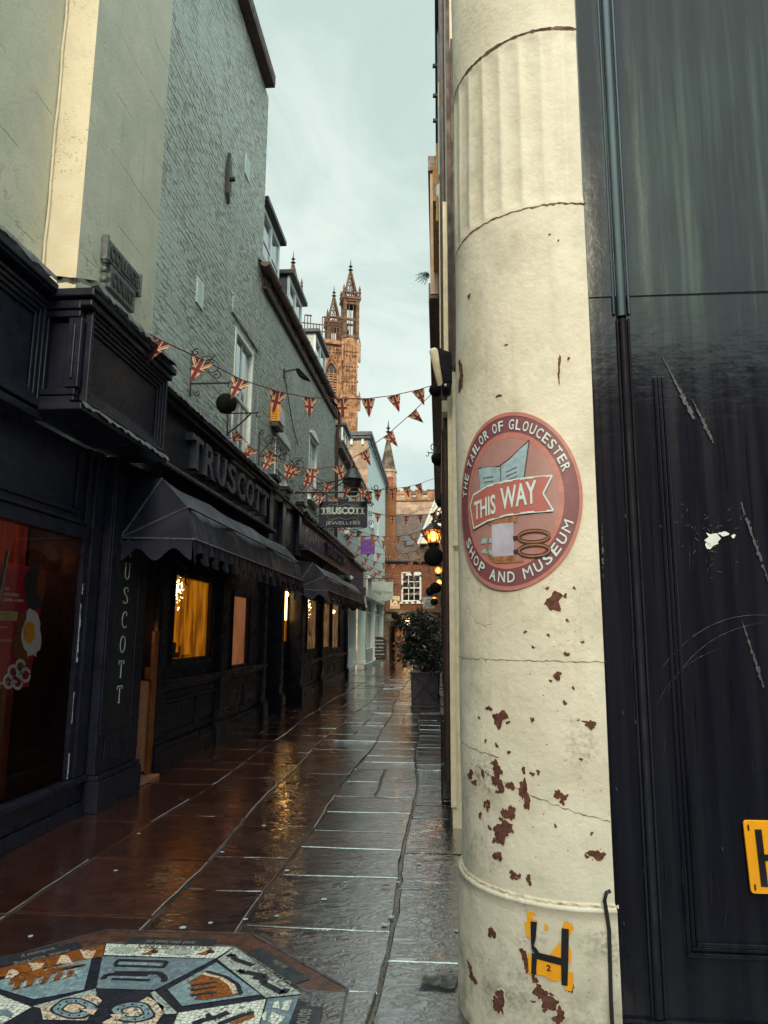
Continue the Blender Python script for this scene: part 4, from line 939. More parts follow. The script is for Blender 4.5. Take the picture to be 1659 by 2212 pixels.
for s_, y in (('STORE', 10.02), ('RINGS', 12.45)):
    for i, ch in enumerate(s_): text(m, ch, (SX+.0665, y, 2.2-i*.24), YU, ZU, .10, .16, 0, -.01, .003)
m.build('pilaster_letters', 'sign slate', J)
# door recess with warm light behind, pale board and timber edge
m = MB(); m.poly([(-3.7, 6.9, 0), (-3.7, 7.62, 0), (-3.7, 7.62, 3), (-3.7, 6.9, 3)]); m.poly([(-3.7, 7.61, 0), (SX, 7.61, 0), (SX, 7.61, 3), (-3.7, 7.61, 3)]); m.poly([(-3.7, 6.91, 0), (-3.7, 6.91, 3), (-3.3, 6.91, 3), (-3.3, 6.91, 0)]); m.poly([(-3.7, 6.9, 2.9), (-2.9, 6.9, 2.9), (-2.9, 7.62, 2.9), (-3.7, 7.62, 2.9)]); m.build('door_recess', 'black board', J)
m = MB(); m.box(-3.05, -3.01, 7.50, 7.61, .03, 1.5); m.box(-3.08, -3.01, 7.44, 7.498, 1.0, 1.12); dj = m.build('door_edge', 'door wood', J, bevel=.005)
m = MB(); m.box(-3.4, -2.92, 6.93, 7.6, .002, .03); m.build('threshold', 'board salmon', J)
BD = MB(); BD.box(-3.27, -3.056, 7.52, 7.55, .06, .98); tag(BD.build('leaning_board', 'board salmon', off=(-3.16, 7.53, .06)), 'pinkish board standing in the doorway beside the lettered pilaster', 'board')
dl = bpy.data.lights.new('doorway_lamp', 'POINT'); do_ = bpy.data.objects.new('doorway_lamp', dl); COL.objects.link(do_); do_.location = (-3.2, 7.1, 1.5); dl.energy = 1.0; dl.color = (1, .42, .14); dl.shadow_soft_size = .05
do_.parent = J; do_.matrix_parent_inverse = Matrix.Translation((3.05, -12, 0))
# fascias with extruded serif capitals
FX = -2.95
def fascia(y0, y1, z0, z1, lead_seed, mat='dark paint'):
    m = MB(); m.box(WX-.1, FX, y0, y1, z0, z1); m.box(WX-.1, FX+.14, y0-.02, y1, z1+.004, z1+.05); m.box(WX-.1, FX+.09, y0, y1, z1-.06, z1); m.build('fascia', mat, J, bevel=.008)
    flashing('lead_flashing', J, [(FX+.13, y0-.02, z1+.05), (FX+.13, y1, z1+.05)], 0, seed=lead_seed, w=.03, dz=.04)
fascia(6.34, 11.95, 3.30, 3.98, 11); fascia(15.0, 23.9, 3.36, 3.98, 12)
m = MB(); m.box(WX-.1, FX-.03, 11.96, 14.99, 3.0, 3.95)
for y in (11.96, 13.0, 14.6): m.box(FX-.03, FX+.05, y, y+.28, 3.0, 4.0); m.box(FX-.03, FX+.12, y-.05, y+.33, 4.004, 4.12); m.box(FX-.03, FX+.16, y-.08, y+.36, 4.124, 4.2)
m.box(WX-.1, FX+.1, 11.95, 15, 3.95, 4.0); m.build('panel_fascia', 'dark paint', J, bevel=.008)
m = MB(); m.box(WX-.1, FX+.22, 6.4, 11.8, 3.14, 3.19); m.box(WX-.1, FX+.10, 6.42, 11.8, 3.194, 3.26); m.box(FX-.05, FX+.18, 6.32, 6.5, 3.10, 3.24); m.box(WX-.1, FX+.22, 14.8, 21.5, 3.2, 3.25); m.box(WX-.1, FX+.12, 14.8, 21.5, 3.254, 3.33); m.build('awning_hood', 'dark paint', J, bevel=.01)
def cap3d(y0, y1, z0, h, dep):
    s = 'TRUSCOTT'; n = len(s); L = (y1-y0)/n
    for i, ch in enumerate(s):
        m = MB(); c = (FX, y0+(i+.5)*L, z0); wd = L*(.80 if ch not in 'O' else .86)
        text(m, ch, c, YU, ZU, wd, h, 0, .012, dep); serifs(m, ch, (FX+.002, c[1], z0), YU, ZU, wd, h, dep-.004)
        m.build('letter', 'letter slate', J, bevel=.005)
cap3d(7.85, 11.75, 3.40, .40, .09); cap3d(18.4, 21.9, 3.52, .30, .05)
m = MB(); m.box(WX-.1, FX, 24.0, 28.0, 3.1, 3.85); m.box(WX-.1, FX+.1, 23.95, 28.05, 3.854, 3.95); lf = m.build('neighbour_fascia', 'lilac board', J, bevel=.008)
m = MB(); text(m, 'THE LITTLE', (FX+.003, 26, 3.55), YU, ZU, 2.6, .14, 0, 0, .004); text(m, 'SALON', (FX+.003, 26, 3.28), YU, ZU, 1.5, .14, 0, 0, .004); m.build('lettering', 'lilac letter', lf)
m = MB(); m.ball((FX+.06, 23.6, 3.28), .07, 10); m.tube([(FX, 23.6, 3.36), (FX+.06, 23.6, 3.34)], .02, 6); m.build('dome_camera', 'white paint', J, smooth=True)
# things in the jeweller's windows
def spray(name, c, r, n, label, seed, mats=('spark',)):
    rr = random.Random(seed); m = MB()
    for i in range(n):
        v = Vector((rr.gauss(0, .02), rr.gauss(0, 1)*r*.5, rr.gauss(0, 1)*r*.6)); p = Vector(c)+v
        m.ball(p, .006+.008*rr.random()**3, 6)
    m.ball(c, .035, 8)
    return tag(m.build(name, mats[0], off=c), label, 'chandelier')
spray('glass_chandelier', (-3.135, 8.36, 1.98), .20, 110, 'sparkling crystal chandelier hanging in the large amber jeweller window', 1)
spray('glass_chandelier', (-3.155, 17.3, 2.12), .22, 60, 'glittering chandelier inside the first far jeweller window', 2)
m = MB(); m.ball((-3.32, 15.4, 2.3), .07, 10); m.tube([(-3.32, 15.4, 2.3), (-3.32, 15.4, 1.75)], .035, 8); tag(m.build('window_lamp', 'bulb warm', off=(-3.32, 15.4, 1.75)), 'bright warm lamp glowing in the narrow window between the two awnings', 'lamp')
m = MB(); m.ball((-3.15, 21.35, 2.1), .06, 10); tag(m.build('window_lamp', 'bulb warm', off=(-3.15, 21.35, 2.04)), 'round warm lamp glowing in the last jeweller window', 'lamp')
m = MB(); m.box(-3.17, -3.13, 8.32, 8.58, 1.185, 1.25); m.lathe((-3.148, 8.40, 1.25), [(.022, 0), (.028, .09), (.02, .12)], 10, sy=3); m.lathe((-3.148, 8.58, 1.185), [(.015, 0), (.02, .12), (.012, .16)], 8, sy=2.4); m.box(-3.165, -3.135, 8.64, 8.95, 1.185, 1.215); tag(m.build('jewellery_stand', 'soot metal', off=(-3.15, 8.5, 1.185)), 'dark display busts and trays on the amber window ledge', 'display')
m = MB(); m.box(-3.18, -3.16, 19.3, 19.9, 1.12, 1.7); m.lathe((-3.17, 17.5, 1.1), [(.02, 0), (.015, .25), (.03, .4), (.0, .5)], 8, sy=6); m.box(-3.18, -3.165, 21.9, 22.2, 1.1, 2.2); tag(m.build('picture_card', 'menu white', off=(-3.17, 19.6, 1.1)), 'pale cards propped behind the far jeweller windows', 'display')

# awnings
def awning(y0, y1, joints, label):
    t = thing('awning', label, 'awning', (-2.9, (y0+y1)/2, 2.3), 'jeweller awnings')
    prof = [(-2.92, 3.06), (-2.50, 2.87), (-2.25, 2.60), (-2.19, 2.31)]
    ys = [y0]+joints+[y1]; rr = random.Random(int(y0*10))
    for a, b in zip(ys, ys[1:]):
        m = MB(); n = 26; k = 9; rows = []
        # smooth the profile
        pp = []
        for i in range(len(prof)-1):
            for s in range(3): f = s/3; pp.append((prof[i][0]+(prof[i+1][0]-prof[i][0])*f, prof[i][1]+(prof[i+1][1]-prof[i][1])*f))
        pp.append(prof[-1])
        pl = [rr.random() for _ in range(n+1)]
        for j in range(n+1):
            y = a+(b-a)*j/n; sag = math.sin(math.pi*j/n)*.035
            rows.append([(x-sag*(.3+.7*math.sin(math.pi*i/9))+(pl[j]-.5)*.014*i/9, y, z-sag*.4*math.sin(math.pi*i/9)) for i, (x, z) in enumerate(pp)])
        K = len(pp); m.add([p for r in rows for p in r], [(j*K+i, j*K+i+1, (j+1)*K+i+1, (j+1)*K+i) for j in range(n) for i in range(K-1)])
        m.build('canopy', 'dark canvas', t, smooth=True)
        m = MB(); q = 60; up, lo = [], []
        for j in range(q+1):
            y = a+(b-a)*j/q; ph = (b-a)/.34; sc = .13+.055*math.cos(2*math.pi*ph*j/q)
            w_ = .025*math.sin(2*math.pi*ph*j/q*2+pl[j % 20]*2); up.append((-2.19, y, 2.308)); lo.append((-2.19+.015+w_, y, 2.308-sc-.03))
        m.add(up+lo, [(j, j+1, q+2+j, q+1+j) for j in range(q)]); m.build('valance', 'dark canvas', t, smooth=True)
    for yy, sg in ((y0, 1), (y1, -1)):
        piv = (-2.90, yy+.10*sg, 2.34); m = MB(); pts = [(x, yy, z) for x, z in prof[1:]]
        m.poly([piv, (-2.92, yy+.2*sg, 3.06), pts[0]]); m.poly([piv, pts[0], pts[1]]); m.poly([piv, pts[1], pts[2]]); m.build('end_gore', 'dark canvas', t)
        m = MB(); q = 24; up = [(piv[0]+(pts[2][0]-piv[0])*j/q, piv[1]+(yy-piv[1])*j/q, 2.312-.004*0) for j in range(q+1)]; lo = [(p[0], p[1], 2.30-.12-.055*math.cos(2*math.pi*2*j/q)) for j, p in enumerate(up)]
        m.add(up+lo, [(j, j+1, q+2+j, q+1+j) for j in range(q)]); m.build('end_valance', 'dark canvas', t)
        m = MB()
        for p in pts: m.tube([piv, p], .010, 6)
        m.tube([(piv[0], piv[1], piv[2]-.05), (piv[0], piv[1], piv[2]+.06)], .018, 6); m.build('end_rib', 'lead', t)
    for x, z in prof[2:]:
        m = MB(); m.tube([(x+.006, y0, z+.004)]+[(x+.006-.0, j, z+.004) for j in joints]+[(x+.006, y1, z+.004)], .011, 6); m.build('front_rib', 'lead', t)
    m = MB(); m.tube([(-2.45, y0+.6, 2.06), (-2.45, y0+.6, 1.96), (-2.43, y0+.6, 1.94)], .01, 6); m.tube([(-2.92, y0+.6, 2.5), (-2.45, y0+.6, 2.1)], .012, 6); m.build('support_arm', 'soot metal', t)
awning(6.17, 11.4, [7.56, 9.36], 'nearer black scalloped awning in three sections below the large raised letters')
awning(14.1, 21.4, [17.2], 'farther black scalloped awning in two sections below the small raised letters')

# ------------------------------------------------------------------ right: column and black panelled wall
CX0, CY0, CR = .54, 3.26, .45
CO = thing('column', 'big cream plaster column with fluted top, chipped paint and rusty patches', 'column', (CX0, CY0, 0))
def cpt(th, z, r=CR): a = R_(th); return (CX0+r*math.sin(a), CY0-r*math.cos(a), z)
def rad(th, z):
    if z < .52: r = CR+.017
    elif z < .545: r = CR+.021*(1-(z-.52)/.025)
    elif 3.31 < z < 4.13:
        k = (th+95)/12.2; s_ = abs(math.sin(math.pi*k)); e = min(1, (z-3.31)/.03, (4.13-z)/.03); r = CR-.010*e*(s_**.7)+.003*e
    else: r = CR
    return r + .0025*math.sin(z*5.1+th*.05)+.002*math.sin(z*2.3+th*.11)
m = MB(); ths = [-150+1.005*i for i in range(161)]
zs = sorted(set([i*.08 for i in range(84)]+[.519, .521, .53, .545, .548, 3.285, 3.295, 3.31, 3.325, 3.34, 4.10, 4.115, 4.13, 4.15, 4.16]))
cr_ = random.Random(4)
m.add([cpt(t, z, rad(t, z)) for z in zs for t in ths], [(j*161+i, j*161+i+1, (j+1)*161+i+1, (j+1)*161+i) for j in range(len(zs)-1) for i in range(160)])
m.build('shaft', 'column plaster', CO, smooth=True)
m = MB()
def groove(z, w_, f=0, t0=-100, t1=12, wob=.004, r=None, mi=3, out=.002):
    tt = [t0+i*1.6 for i in range(int((t1-t0)/1.6)+1)]; gr = random.Random(int(z*100))
    zz = [z+f*(t+40)*.001+(gr.random()-.5)*wob for t in tt]; ww = [w_*(.45+1.1*gr.random()) for t in tt]
    n = len(tt); m.add([cpt(t, a-b/2, rad(t, a)+out) for t, a, b in zip(tt, zz, ww)]+[cpt(t, a+b/2, rad(t, a)+out) for t, a, b in zip(tt, zz, ww)], [(i, i+1, n+i+1, n+i) for i in range(n-1)], mi)
groove(4.145, .014, wob=.002); groove(3.297, .007, wob=.006); groove(1.395, .0022, wob=.007); groove(1.02, .002, f=-.6, t0=-80, t1=-42, wob=.009); groove(.93, .0025, f=-2.2, t0=-60, t1=11, wob=.008)
groove(.537, .011, wob=.004, mi=1, out=.003)
def chip(x, y, rx, ry, seed, mi=0, out=.0025):
    """flaked patch of bare stone, at its place on the shaft"""
    d = FW+RT*((x-CX)/F_)-UP*((y-CY)/F_)
    a = d.x**2+d.y**2; b = -(d.x*CX0+d.y*CY0); q = b*b-a*(CX0**2+CY0**2-CR**2)
    t = (-b-math.sqrt(max(q, 0)))/a; p = CAM+d*t; th = math.degrees(math.atan2(p.x-CX0, CY0-p.y)); z = p.z
    s = t*d.length/1560; r = random.Random(seed); n = 30; ph = [r.uniform(0, 6.28) for _ in range(3)]; sh = [1+.28*math.sin(2*6.283*k/n+ph[0])+.2*math.sin(3*6.283*k/n+ph[1])+.12*math.sin(7*6.283*k/n+ph[2])+(r.random()-.5)*.35 for k in range(n)]
    dth = math.degrees(rx*s/CR)/max(.25, math.cos(R_(th)))
    pts = [cpt(th+dth*sh[i]*math.cos(2*math.pi*i/n), z+ry*s*sh[i]*math.sin(2*math.pi*i/n), rad(th, z)+out) for i in range(n)]
    if ry > 5 and mi == 0:
        rim = [cpt(th+dth*(sh[i]*1.0+.10+1.2/ max(rx, 3)*.6)*math.cos(2*math.pi*i/n), z+ry*s*(sh[i]+.08+1.0/max(ry, 3))*math.sin(2*math.pi*i/n), rad(th, z)+out*.4) for i in range(n)]; m.add(rim+[cpt(th, z, rad(th, z)+out*.4)], [(i, (i+1) % n, n) for i in range(n)], 2)
    m.add(pts+[cpt(th, z, rad(th, z)+out)], [(i, (i+1) % n, n) for i in range(n)], mi)
chips = [(1197,1300,17,16),(1183,1271,3,4),(1078,1553,13,15),(1056,1530,5,5),(1150,1555,3,6),(1273,1566,9,7),(1204,1460,9,7),(1224,1413,5,5),(1258,1387,3,3),(1152,1398,3,3),(1074,1660,9,12),(1076,1688,9,18),(1133,1712,9,25),(1103,1697,7,9),(1100,1757,11,14),(1085,1797,15,20),(1209,1718,9,11),(1287,1846,14,8),(1077,1849,7,10),(1045,1670,4,7),(1019,1674,5,9),(1028,1690,4,7),(1050,1736,3,6),(1040,1760,3,6),(1131,1664,4,6),(1150,1672,4,4),(1110,1890,8,6),(1143,1900,5,8),(1099,1625,3,4),(1073,1610,3,4),(1220,1518,4,4),(1050,1600,2,4),(1135,1365,3,3),(1238,1486,3,3),(1225,1340,3,3),(1185,1372,3,3),(1255,1640,3,3),(1163,1668,4,4),(1200,1784,3,3),(1070,2012,5,12),(1058,1735,3,8),(1143,2078,6,18),(1135,2056,6,8),(1085,2162,8,20),(1180,2148,16,9),(1187,2163,9,12),(1211,2190,8,12),(1029,2110,5,9),(1022,2085,4,6),(1166,2133,7,9),(1158,2110,5,7),(1078,855,5,3),(1208,785,3,18),(1207,815,2,12),(1228,775,3,3),(1187,507,2,2),(1206,520,2,2),(995,822,4,26),(993,790,3,12),(1014,640,2,6),(1094,745,3,2),(1240,1270,3,3),(1278,1800,3,3),(1060,1788,3,4),(1095,1785,4,5),(1036,1550,2,3),(1250,1555,2,2),(1234,2130,4,8),(1055,1745,3,5)]
for i, c in enumerate(chips):
    chip(*c, seed=i)
    if c[2] > 7:
        rr = random.Random(i+900)
        for _ in range(3): chip(c[0]+rr.uniform(-1.6, 1.6)*c[2], c[1]+rr.uniform(-1.5, 1.5)*c[3], 2+rr.random()*2.5, 2+rr.random()*3, i*7+_)
m.build('weathering', ['bare red', 'ridge orange', 'cream paint', 'groove dark'], CO)
# round painted sign curved onto the shaft
TH0, ZC, RW, RZ = -34.5, 2.035, .298, .368
DS = thing('round_museum_sign', 'round maroon sign THIS WAY painted board wrapped round the cream column', 'sign', cpt(TH0, ZC))
def dpt(a, b, off=.0): return cpt(TH0+math.degrees(a*RW/CR), ZC+b*RZ, CR+.006+off)     # a,b in units of the sign's radius
def ring(m, r0, r1, mi, off, n=96, k=6):
    vs = [dpt((r0+(r1-r0)*j/k)*math.cos(2*math.pi*i/n), (r0+(r1-r0)*j/k)*math.sin(2*math.pi*i/n), off) for j in range(k+1) for i in range(n)]
    m.add(vs, [(j*n+i, j*n+(i+1) % n, (j+1)*n+(i+1) % n, (j+1)*n+i) for j in range(k) for i in range(n)], mi)
m = MB(); ring(m, 0.001, 1.0, 0, .002, k=14); m.add([dpt(math.cos(2*math.pi*i/96), math.sin(2*math.pi*i/96), o_) for o_ in (-.006, .002) for i in range(96)], [(i, (i+1) % 96, 96+(i+1) % 96, 96+i) for i in range(96)], 1)
m.build('board', ['disc maroon', 'disc rim'], DS, smooth=40)
m = MB(); ring(m, .955, .999, 0, .0035, k=2); ring(m, .70, .765, 0, .0035, k=2); m.build('rim', 'disc rim', DS)
m = MB(); ring(m, .001, .70, 0, .003, k=10); m.build('field', 'disc pink', DS)
m = MB()
def arc_text(s, a0, a1, r, h, inward=False):
    n = len(s)
    wts = [.55 if c in ' I' else 1.1 if c in 'MW' else .95 for c in s]; T = sum(wts); acc = 0
    for ch, w_ in zip(s, wts):
        f = (acc+w_/2)/T; acc += w_
        if ch == ' ': continue
        a = R_(a0+(a1-a0)*f); c_, s_ = math.cos(a), math.sin(a); wd = abs(R_(a1-a0))*r*w_/T*.74
        if ch == 'I': wd = .035
        if inward: fn = lambda x, y, z, a=a: dpt((r+h-y)*math.cos(a+x/r), (r+h-y)*math.sin(a+x/r), .006)
        else: fn = lambda x, y, z, a=a: dpt((r+y)*math.cos(a-x/r), (r+y)*math.sin(a-x/r), .006)
        text(m, ch, (0, 0, 0), XU, ZU, wd, h, 0, .0 if ch in 'MW' else .014, 0, True, fn)
arc_text('THE TAILOR OF GLOUCESTER', 172, 18, .795, .118)
arc_text('SHOP AND MUSEUM', 205, 343, .795, .118, True)
m.build('lettering', 'disc letter', DS)
def dpoly(m, pts, mi, off):
    """filled outline on the sign, split in narrow strips so that it follows the curve"""
    bm = bmesh.new(); vs = [bm.verts.new((x, y, 0)) for x, y in pts]; f = bm.faces.new(vs)
    bmesh.ops.triangulate(bm, faces=[f]); xs = [p[0] for p in pts]; x = min(xs)+.04
    while x < max(xs):
        bmesh.ops.bisect_plane(bm, geom=bm.verts[:]+bm.edges[:]+bm.faces[:], plane_co=(x, 0, 0), plane_no=(1, 0, 0)); x += .05
    bm.verts.index_update(); m.add([dpt(v.co.x, v.co.y, off) for v in bm.verts], [tuple(v.index for v in f.verts) for f in bm.faces], mi); bm.free()
def dline(m, pts, wd, mi, off):
    for (a, b) in zip(pts, pts[1:]):
        L = math.dist(a, b) or 1e-6; nx, ny = -(b[1]-a[1])/L*wd, (b[0]-a[0])/L*wd
        m.poly([dpt(a[0]+nx, a[1]+ny, off), dpt(a[0]-nx, a[1]-ny, off), dpt(b[0]-nx, b[1]-ny, off), dpt(b[0]+nx, b[1]+ny, off)], mi)
m = MB()      # a plain paper sheet, bobbin, thread and scissors (the sign's animal is left out)
dpoly(m, [(-.48, .42), (-.43, .08), (-.12, .05), (.22, .08), (.28, .34), (.34, .64), (.06, .46), (-.1, .39)], 0, .006)
dline(m, [(-.48, .42), (-.1, .39), (.06, .46), (.34, .64), (.28, .34), (.22, .08)], .006, 1, .008); dline(m, [(-.08, .39), (-.08, .06)], .005, 1, .008)
for k in range(4): dline(m, [(-.38+.02*k, .29-.05*k), (-.2, .285-.05*k)], .004, 1, .008); dline(m, [(.0, .31-.05*k), (.16, .35-.05*k)], .004, 1, .008)
m.build('paper_sheet', ['disc blue', 'disc ink'], DS)
m = MB()
dpoly(m, [(-.30, -.16), (.14, -.16), (.14, -.26), (-.30, -.26)], 1, .006); dpoly(m, [(-.25, -.26), (.09, -.26), (.09, -.62), (-.25, -.62)], 0, .006); dpoly(m, [(-.27, -.62), (.11, -.62), (.11, -.675), (-.27, -.675)], 1, .006)
dline(m, [(.05, -.64), (-.12, -.66), (-.29, -.62), (-.34, -.5), (-.30, -.4)], .014, 1, .008); dline(m, [(-.2, -.68), (0, -.69), (.22, -.685)], .012, 1, .008)
m.build('bobbin', ['disc lilac', 'disc brown'], DS)
m = MB()
for cy_ in (-.43, -.58):
    e = [(.36+.2*math.cos(2*math.pi*i/28), cy_+.062*math.sin(2*math.pi*i/28)) for i in range(29)]
    dline(m, e, .022, 1, .008); dline(m, [(.17, cy_+.0), (.085, cy_-.005)], .022, 1, .008); dline(m, e, .007, 2, .009)
dpoly(m, [(-.46, -.46), (-.42, -.40), (-.245, -.41), (-.245, -.46)], 0, .006); dpoly(m, [(-.46, -.56), (-.40, -.52), (-.245, -.55), (-.245, -.6)], 0, .006)
m.build('scissors', ['disc blue', 'disc ink', 'disc brown'], DS)
m = MB(); rib = [(x, y+.10) for x, y in [(-.66, -.10), (-.58, .02), (-.3, .085), (0, .105), (.3, .115), (.62, .12), (.5, -.07), (.62, -.26), (.3, -.265), (0, -.275), (-.3, -.31), (-.58, -.37)]]
dpoly(m, rib, 0, .010); dline(m, rib+[rib[0]], .010, 1, .012); m.build('ribbon', ['disc red', 'disc letter'], DS)
m = MB()
def rtxt(s, x0, x1, y, h, sl=.03):
    def fn(a, b, z): x = (x0+x1)/2+a; return dpt(x, y+b*(1+.1*x)+sl*(x), .013)
    text(m, s, (0, 0, 0), XU, ZU, x1-x0, h, 0, .02, 0, True, fn)
rtxt('THIS', -.56, -.16, -.125, .225, .10); rtxt('WAY', -.08, .42, -.105, .245, .08); m.build('ribbon_letters', 'disc letter', DS)
# worn hydrant marker on the plinth
HS = thing('worn_hydrant_marker', 'torn yellow H hydrant marker numbered 2 pasted low on the cream column', 'hydrant sign', cpt(-20, .2))
def hp(x, y, o=.0):
    d = FW+RT*((x-CX)/F_)-UP*((y-CY)/F_); Rr = CR+.0215+o; a = d.x**2+d.y**2; b = -(d.x*CX0+d.y*CY0); q = b*b-a*(CX0**2+CY0**2-Rr**2)
    return CAM+d*((-b-math.sqrt(max(q, 0)))/a)
def hpoly(m, pts, mi, o): m.poly([hp(*p, o) for p in pts], mi)
m = MB()
for q in ([(1138,1972),(1146,1968),(1157,1974),(1161,1995),(1158,2010),(1140,2000)], [(1132,1990),(1142,1994),(1146,2030),(1137,2020)], [(1140,2062),(1147,2060),(1147,2072),(1160,2084),(1160,2100),(1147,2107),(1142,2100)], [(1160,2065),(1212,2078),(1212,2118),(1193,2120),(1176,2108),(1160,2106)], [(1188,2062),(1210,2034),(1212,2070)], [(1218,1990),(1232,1992),(1240,2005),(1232,2020),(1215,2012)], [(1176,1996),(1184,1998),(1184,2010),(1175,2008)], [(1222,2100),(1238,2100),(1238,2132),(1234,2142),(1219,2138)], [(1225,2030),(1235,2060),(1232,2090),(1226,2060)]):
    hpoly(m, q, 0, .001)
m.build('yellow_remains', 'hydrant yellow', HS)
m = MB()
for q in ([(1146,1990),(1160,1992),(1157,2030),(1152,2046),(1149,2060),(1147,2030)], [(1149,2058),(1160,2062),(1158,2106),(1147,2104)], [(1152,2055),(1214,2070),(1213,2086),(1160,2072)], [(1213,2005),(1229,2007),(1228,2070),(1226,2130),(1213,2128),(1212,2080)], [(1150,2040),(1160,2050),(1165,2058),(1152,2056)]): hpoly(m, q, 0, .0025)
text(m, '2', (0, 0, 0), XU, ZU, 9, 14, 0, .03, 0, True, lambda a, b, z: hp(1185+a, 2098-b+a*.15, .0025))
m.build('black_remains', 'hydrant black', HS)
m = MB()
for q in ([(1150,1978),(1158,1980),(1160,1988),(1150,1986)], [(1227,1986),(1238,1988),(1236,1996),(1228,1994)]): hpoly(m, q, 0, .0022)
m.build('white_remains', 'menu white', HS)

BWY = 2.82
ZS = P(1300, 641, Y=BWY).z
BW = thing('black_panelled_wall', 'glossy black panelled wall with rounded moulding to the right of the column', 'wall', (1.4, BWY, 0))
m = MB(); m.poly([(.628, BWY, ZS), (3.2, BWY, ZS+.02), (3.2, BWY, 7), (.628, BWY, 7)]); m.poly([(.628, BWY+.006, 0), (3.2, BWY+.006, 0), (3.2, BWY+.006, ZS-.004), (.628, BWY+.006, ZS-.004)]); m.poly([(.628, BWY, ZS), (.628, BWY+.02, ZS-.01), (3.2, BWY+.02, ZS+.01), (3.2, BWY, ZS+.02)]); m.poly([(.629, BWY, 0), (.629, BWY, 7), (.629, 3.4, 7), (.629, 3.4, 0)])
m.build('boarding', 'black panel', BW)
m = MB()
def half_round(x, r, z0, z1, dy=0.):
    n = 10; m.add([(x+r*math.cos(math.pi*i/n), BWY-dy-r*.8*math.sin(math.pi*i/n), z) for z in (z0, z1) for i in range(n+1)], [(i, i+1, n+2+i, n+1+i) for i in range(n)]+[tuple(range(n+1))])
half_round(.758, .020, ZS-.09, 7); half_round(.728, .007, ZS-.08, 7); half_round(.788, .007, ZS-.08, 7); 
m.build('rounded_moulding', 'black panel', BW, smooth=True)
m = MB(); half_round(.760, .015, .175, ZS-.10); half_round(.738, .005, .175, ZS-.10); half_round(.783, .005, .175, ZS-.10); m.build('lower_moulding', 'matt black', BW, smooth=True)
m = MB(); y1_ = BWY+.005; PZ = P(1500, 2066, Y=BWY).z
for k, (dz, t) in enumerate(((0, .022), (.018, .014), (.034, .020))): m.box(.868+dz, 3.2, y1_-t*.7, y1_, PZ+dz, PZ+.013+dz); m.box(.868+dz, .881+dz, y1_-t*.45, y1_, PZ+.015+dz, ZS-.35)
m.box(.632, 3.2, y1_-.03, y1_, 0, .155); m.box(.632, 3.2, y1_-.018, y1_, .158, .17)
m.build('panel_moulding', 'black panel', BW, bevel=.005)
m = MB(); sr = random.Random(12)
def scuff(pts, w0, w1, brk=.0, mi=0):
    n = 26; P_ = [P(pts[0][0]+(pts[1][0]-pts[0][0])*t+(pts[2][0] if len(pts) > 2 else 0)*4*t*(1-t), pts[0][1]+(pts[1][1]-pts[0][1])*t+(pts[2][1] if len(pts) > 2 else 0)*4*t*(1-t), Y=BWY-.0012) for t in [i/n for i in range(n+1)]]
    for i in range(n):
        if sr.random() < brk: continue
        t = i/n; w_ = (w0+(w1-w0)*t)*(.5+sr.random())*.0009*(math.sin(math.pi*(t*.9+.08))**.5); d_ = (P_[i+1]-P_[i]).normalized(); nn = Vector((-d_.z, 0, d_.x))
        o1, o2 = w_*sr.uniform(.4, 1.2), w_*sr.uniform(.4, 1.2); m.poly([P_[i]+nn*o1, P_[i]-nn*o2, P_[i+1]-nn*o2*sr.uniform(.6, 1.2), P_[i+1]+nn*o1*sr.uniform(.6, 1.2)], mi)
scuff([(1430, 768), (1500, 905)], 2, 13, 0); scuff([(1495, 862), (1541, 956)], 3, 12, 0); scuff([(1600, 1085), (1662, 1260)], 7, 6, .05); scuff([(1602, 1338), (1650, 1485)], 3, 9, 0)
scuff([(1300, 1135), (1303, 1250)], 3, 4, .3); scuff([(1432, 1440), (1665, 1330), (-10, -35)], 1.2, 1.6, .05); scuff([(1440, 1500), (1650, 1345), (-20, -30)], 1, 1.4, .05); scuff([(1420, 1520), (1560, 1400), (-14, -16)], .8, 1, .05)
for _ in range(26): x, y = sr.uniform(1340, 1650), sr.uniform(900, 2150); scuff([(x, y), (x+sr.uniform(-6, 6), y+sr.uniform(15, 90))], .45, .4, .2)
for _ in range(46): x, y = 1530+sr.gauss(0, 50), 1150+sr.gauss(0, 45); scuff([(x, y), (x+sr.uniform(-12, 12), y+sr.uniform(-9, 9))], 1.6, 1.2, .1)
for x, y in ((1350, 1110), (1345, 1535), (1372, 1555), (1331, 1700), (1560, 1830), (1347, 1990)): scuff([(x, y), (x+2, y+9)], 2, 2)
m.build('scuffs', 'scuff', BW)
m = MB()
for cx_, cy__, rx_, ry_ in ((1541, 1163, 18, 16), (1562, 1153, 12, 5), (1530, 1180, 8, 8), (1584, 1158, 5, 4)): m.poly([P(cx_+rx_*sr.uniform(.55, 1.25)*math.cos(i*.4833), cy__+ry_*sr.uniform(.55, 1.25)*math.sin(i*.4833), Y=BWY-.0018) for i in range(13)])
m.build('torn_paper', 'white paint', BW)
HY = BWY-.004
YH = thing('hydrant_plate', 'bright yellow H hydrant plate on the black panelled wall at the right edge', 'hydrant sign', (1.35, HY, .8))
wp = lambda x, y, o=0.: P(x, y, Y=HY-o)
c0, c1 = wp(1600, 1770), wp(1610, 1928); pw, ph = .27, c0.z-c1.z
def plate_pt(a, b, o=0.): return Vector((c0.x+.004+a+(.010*(1-b/ph)), HY-o, c1.z+b))
m = MB(); rr_ = .012; ol = []
for cx, cz, a0 in ((pw-rr_, ph-rr_, 0), (rr_, ph-rr_, 90), (rr_, rr_, 180), (pw-rr_, rr_, 270)):
    ol += [plate_pt(cx+rr_*math.cos(R_(a0+22.5*i)), cz+rr_*math.sin(R_(a0+22.5*i)), .002) for i in range(5)]
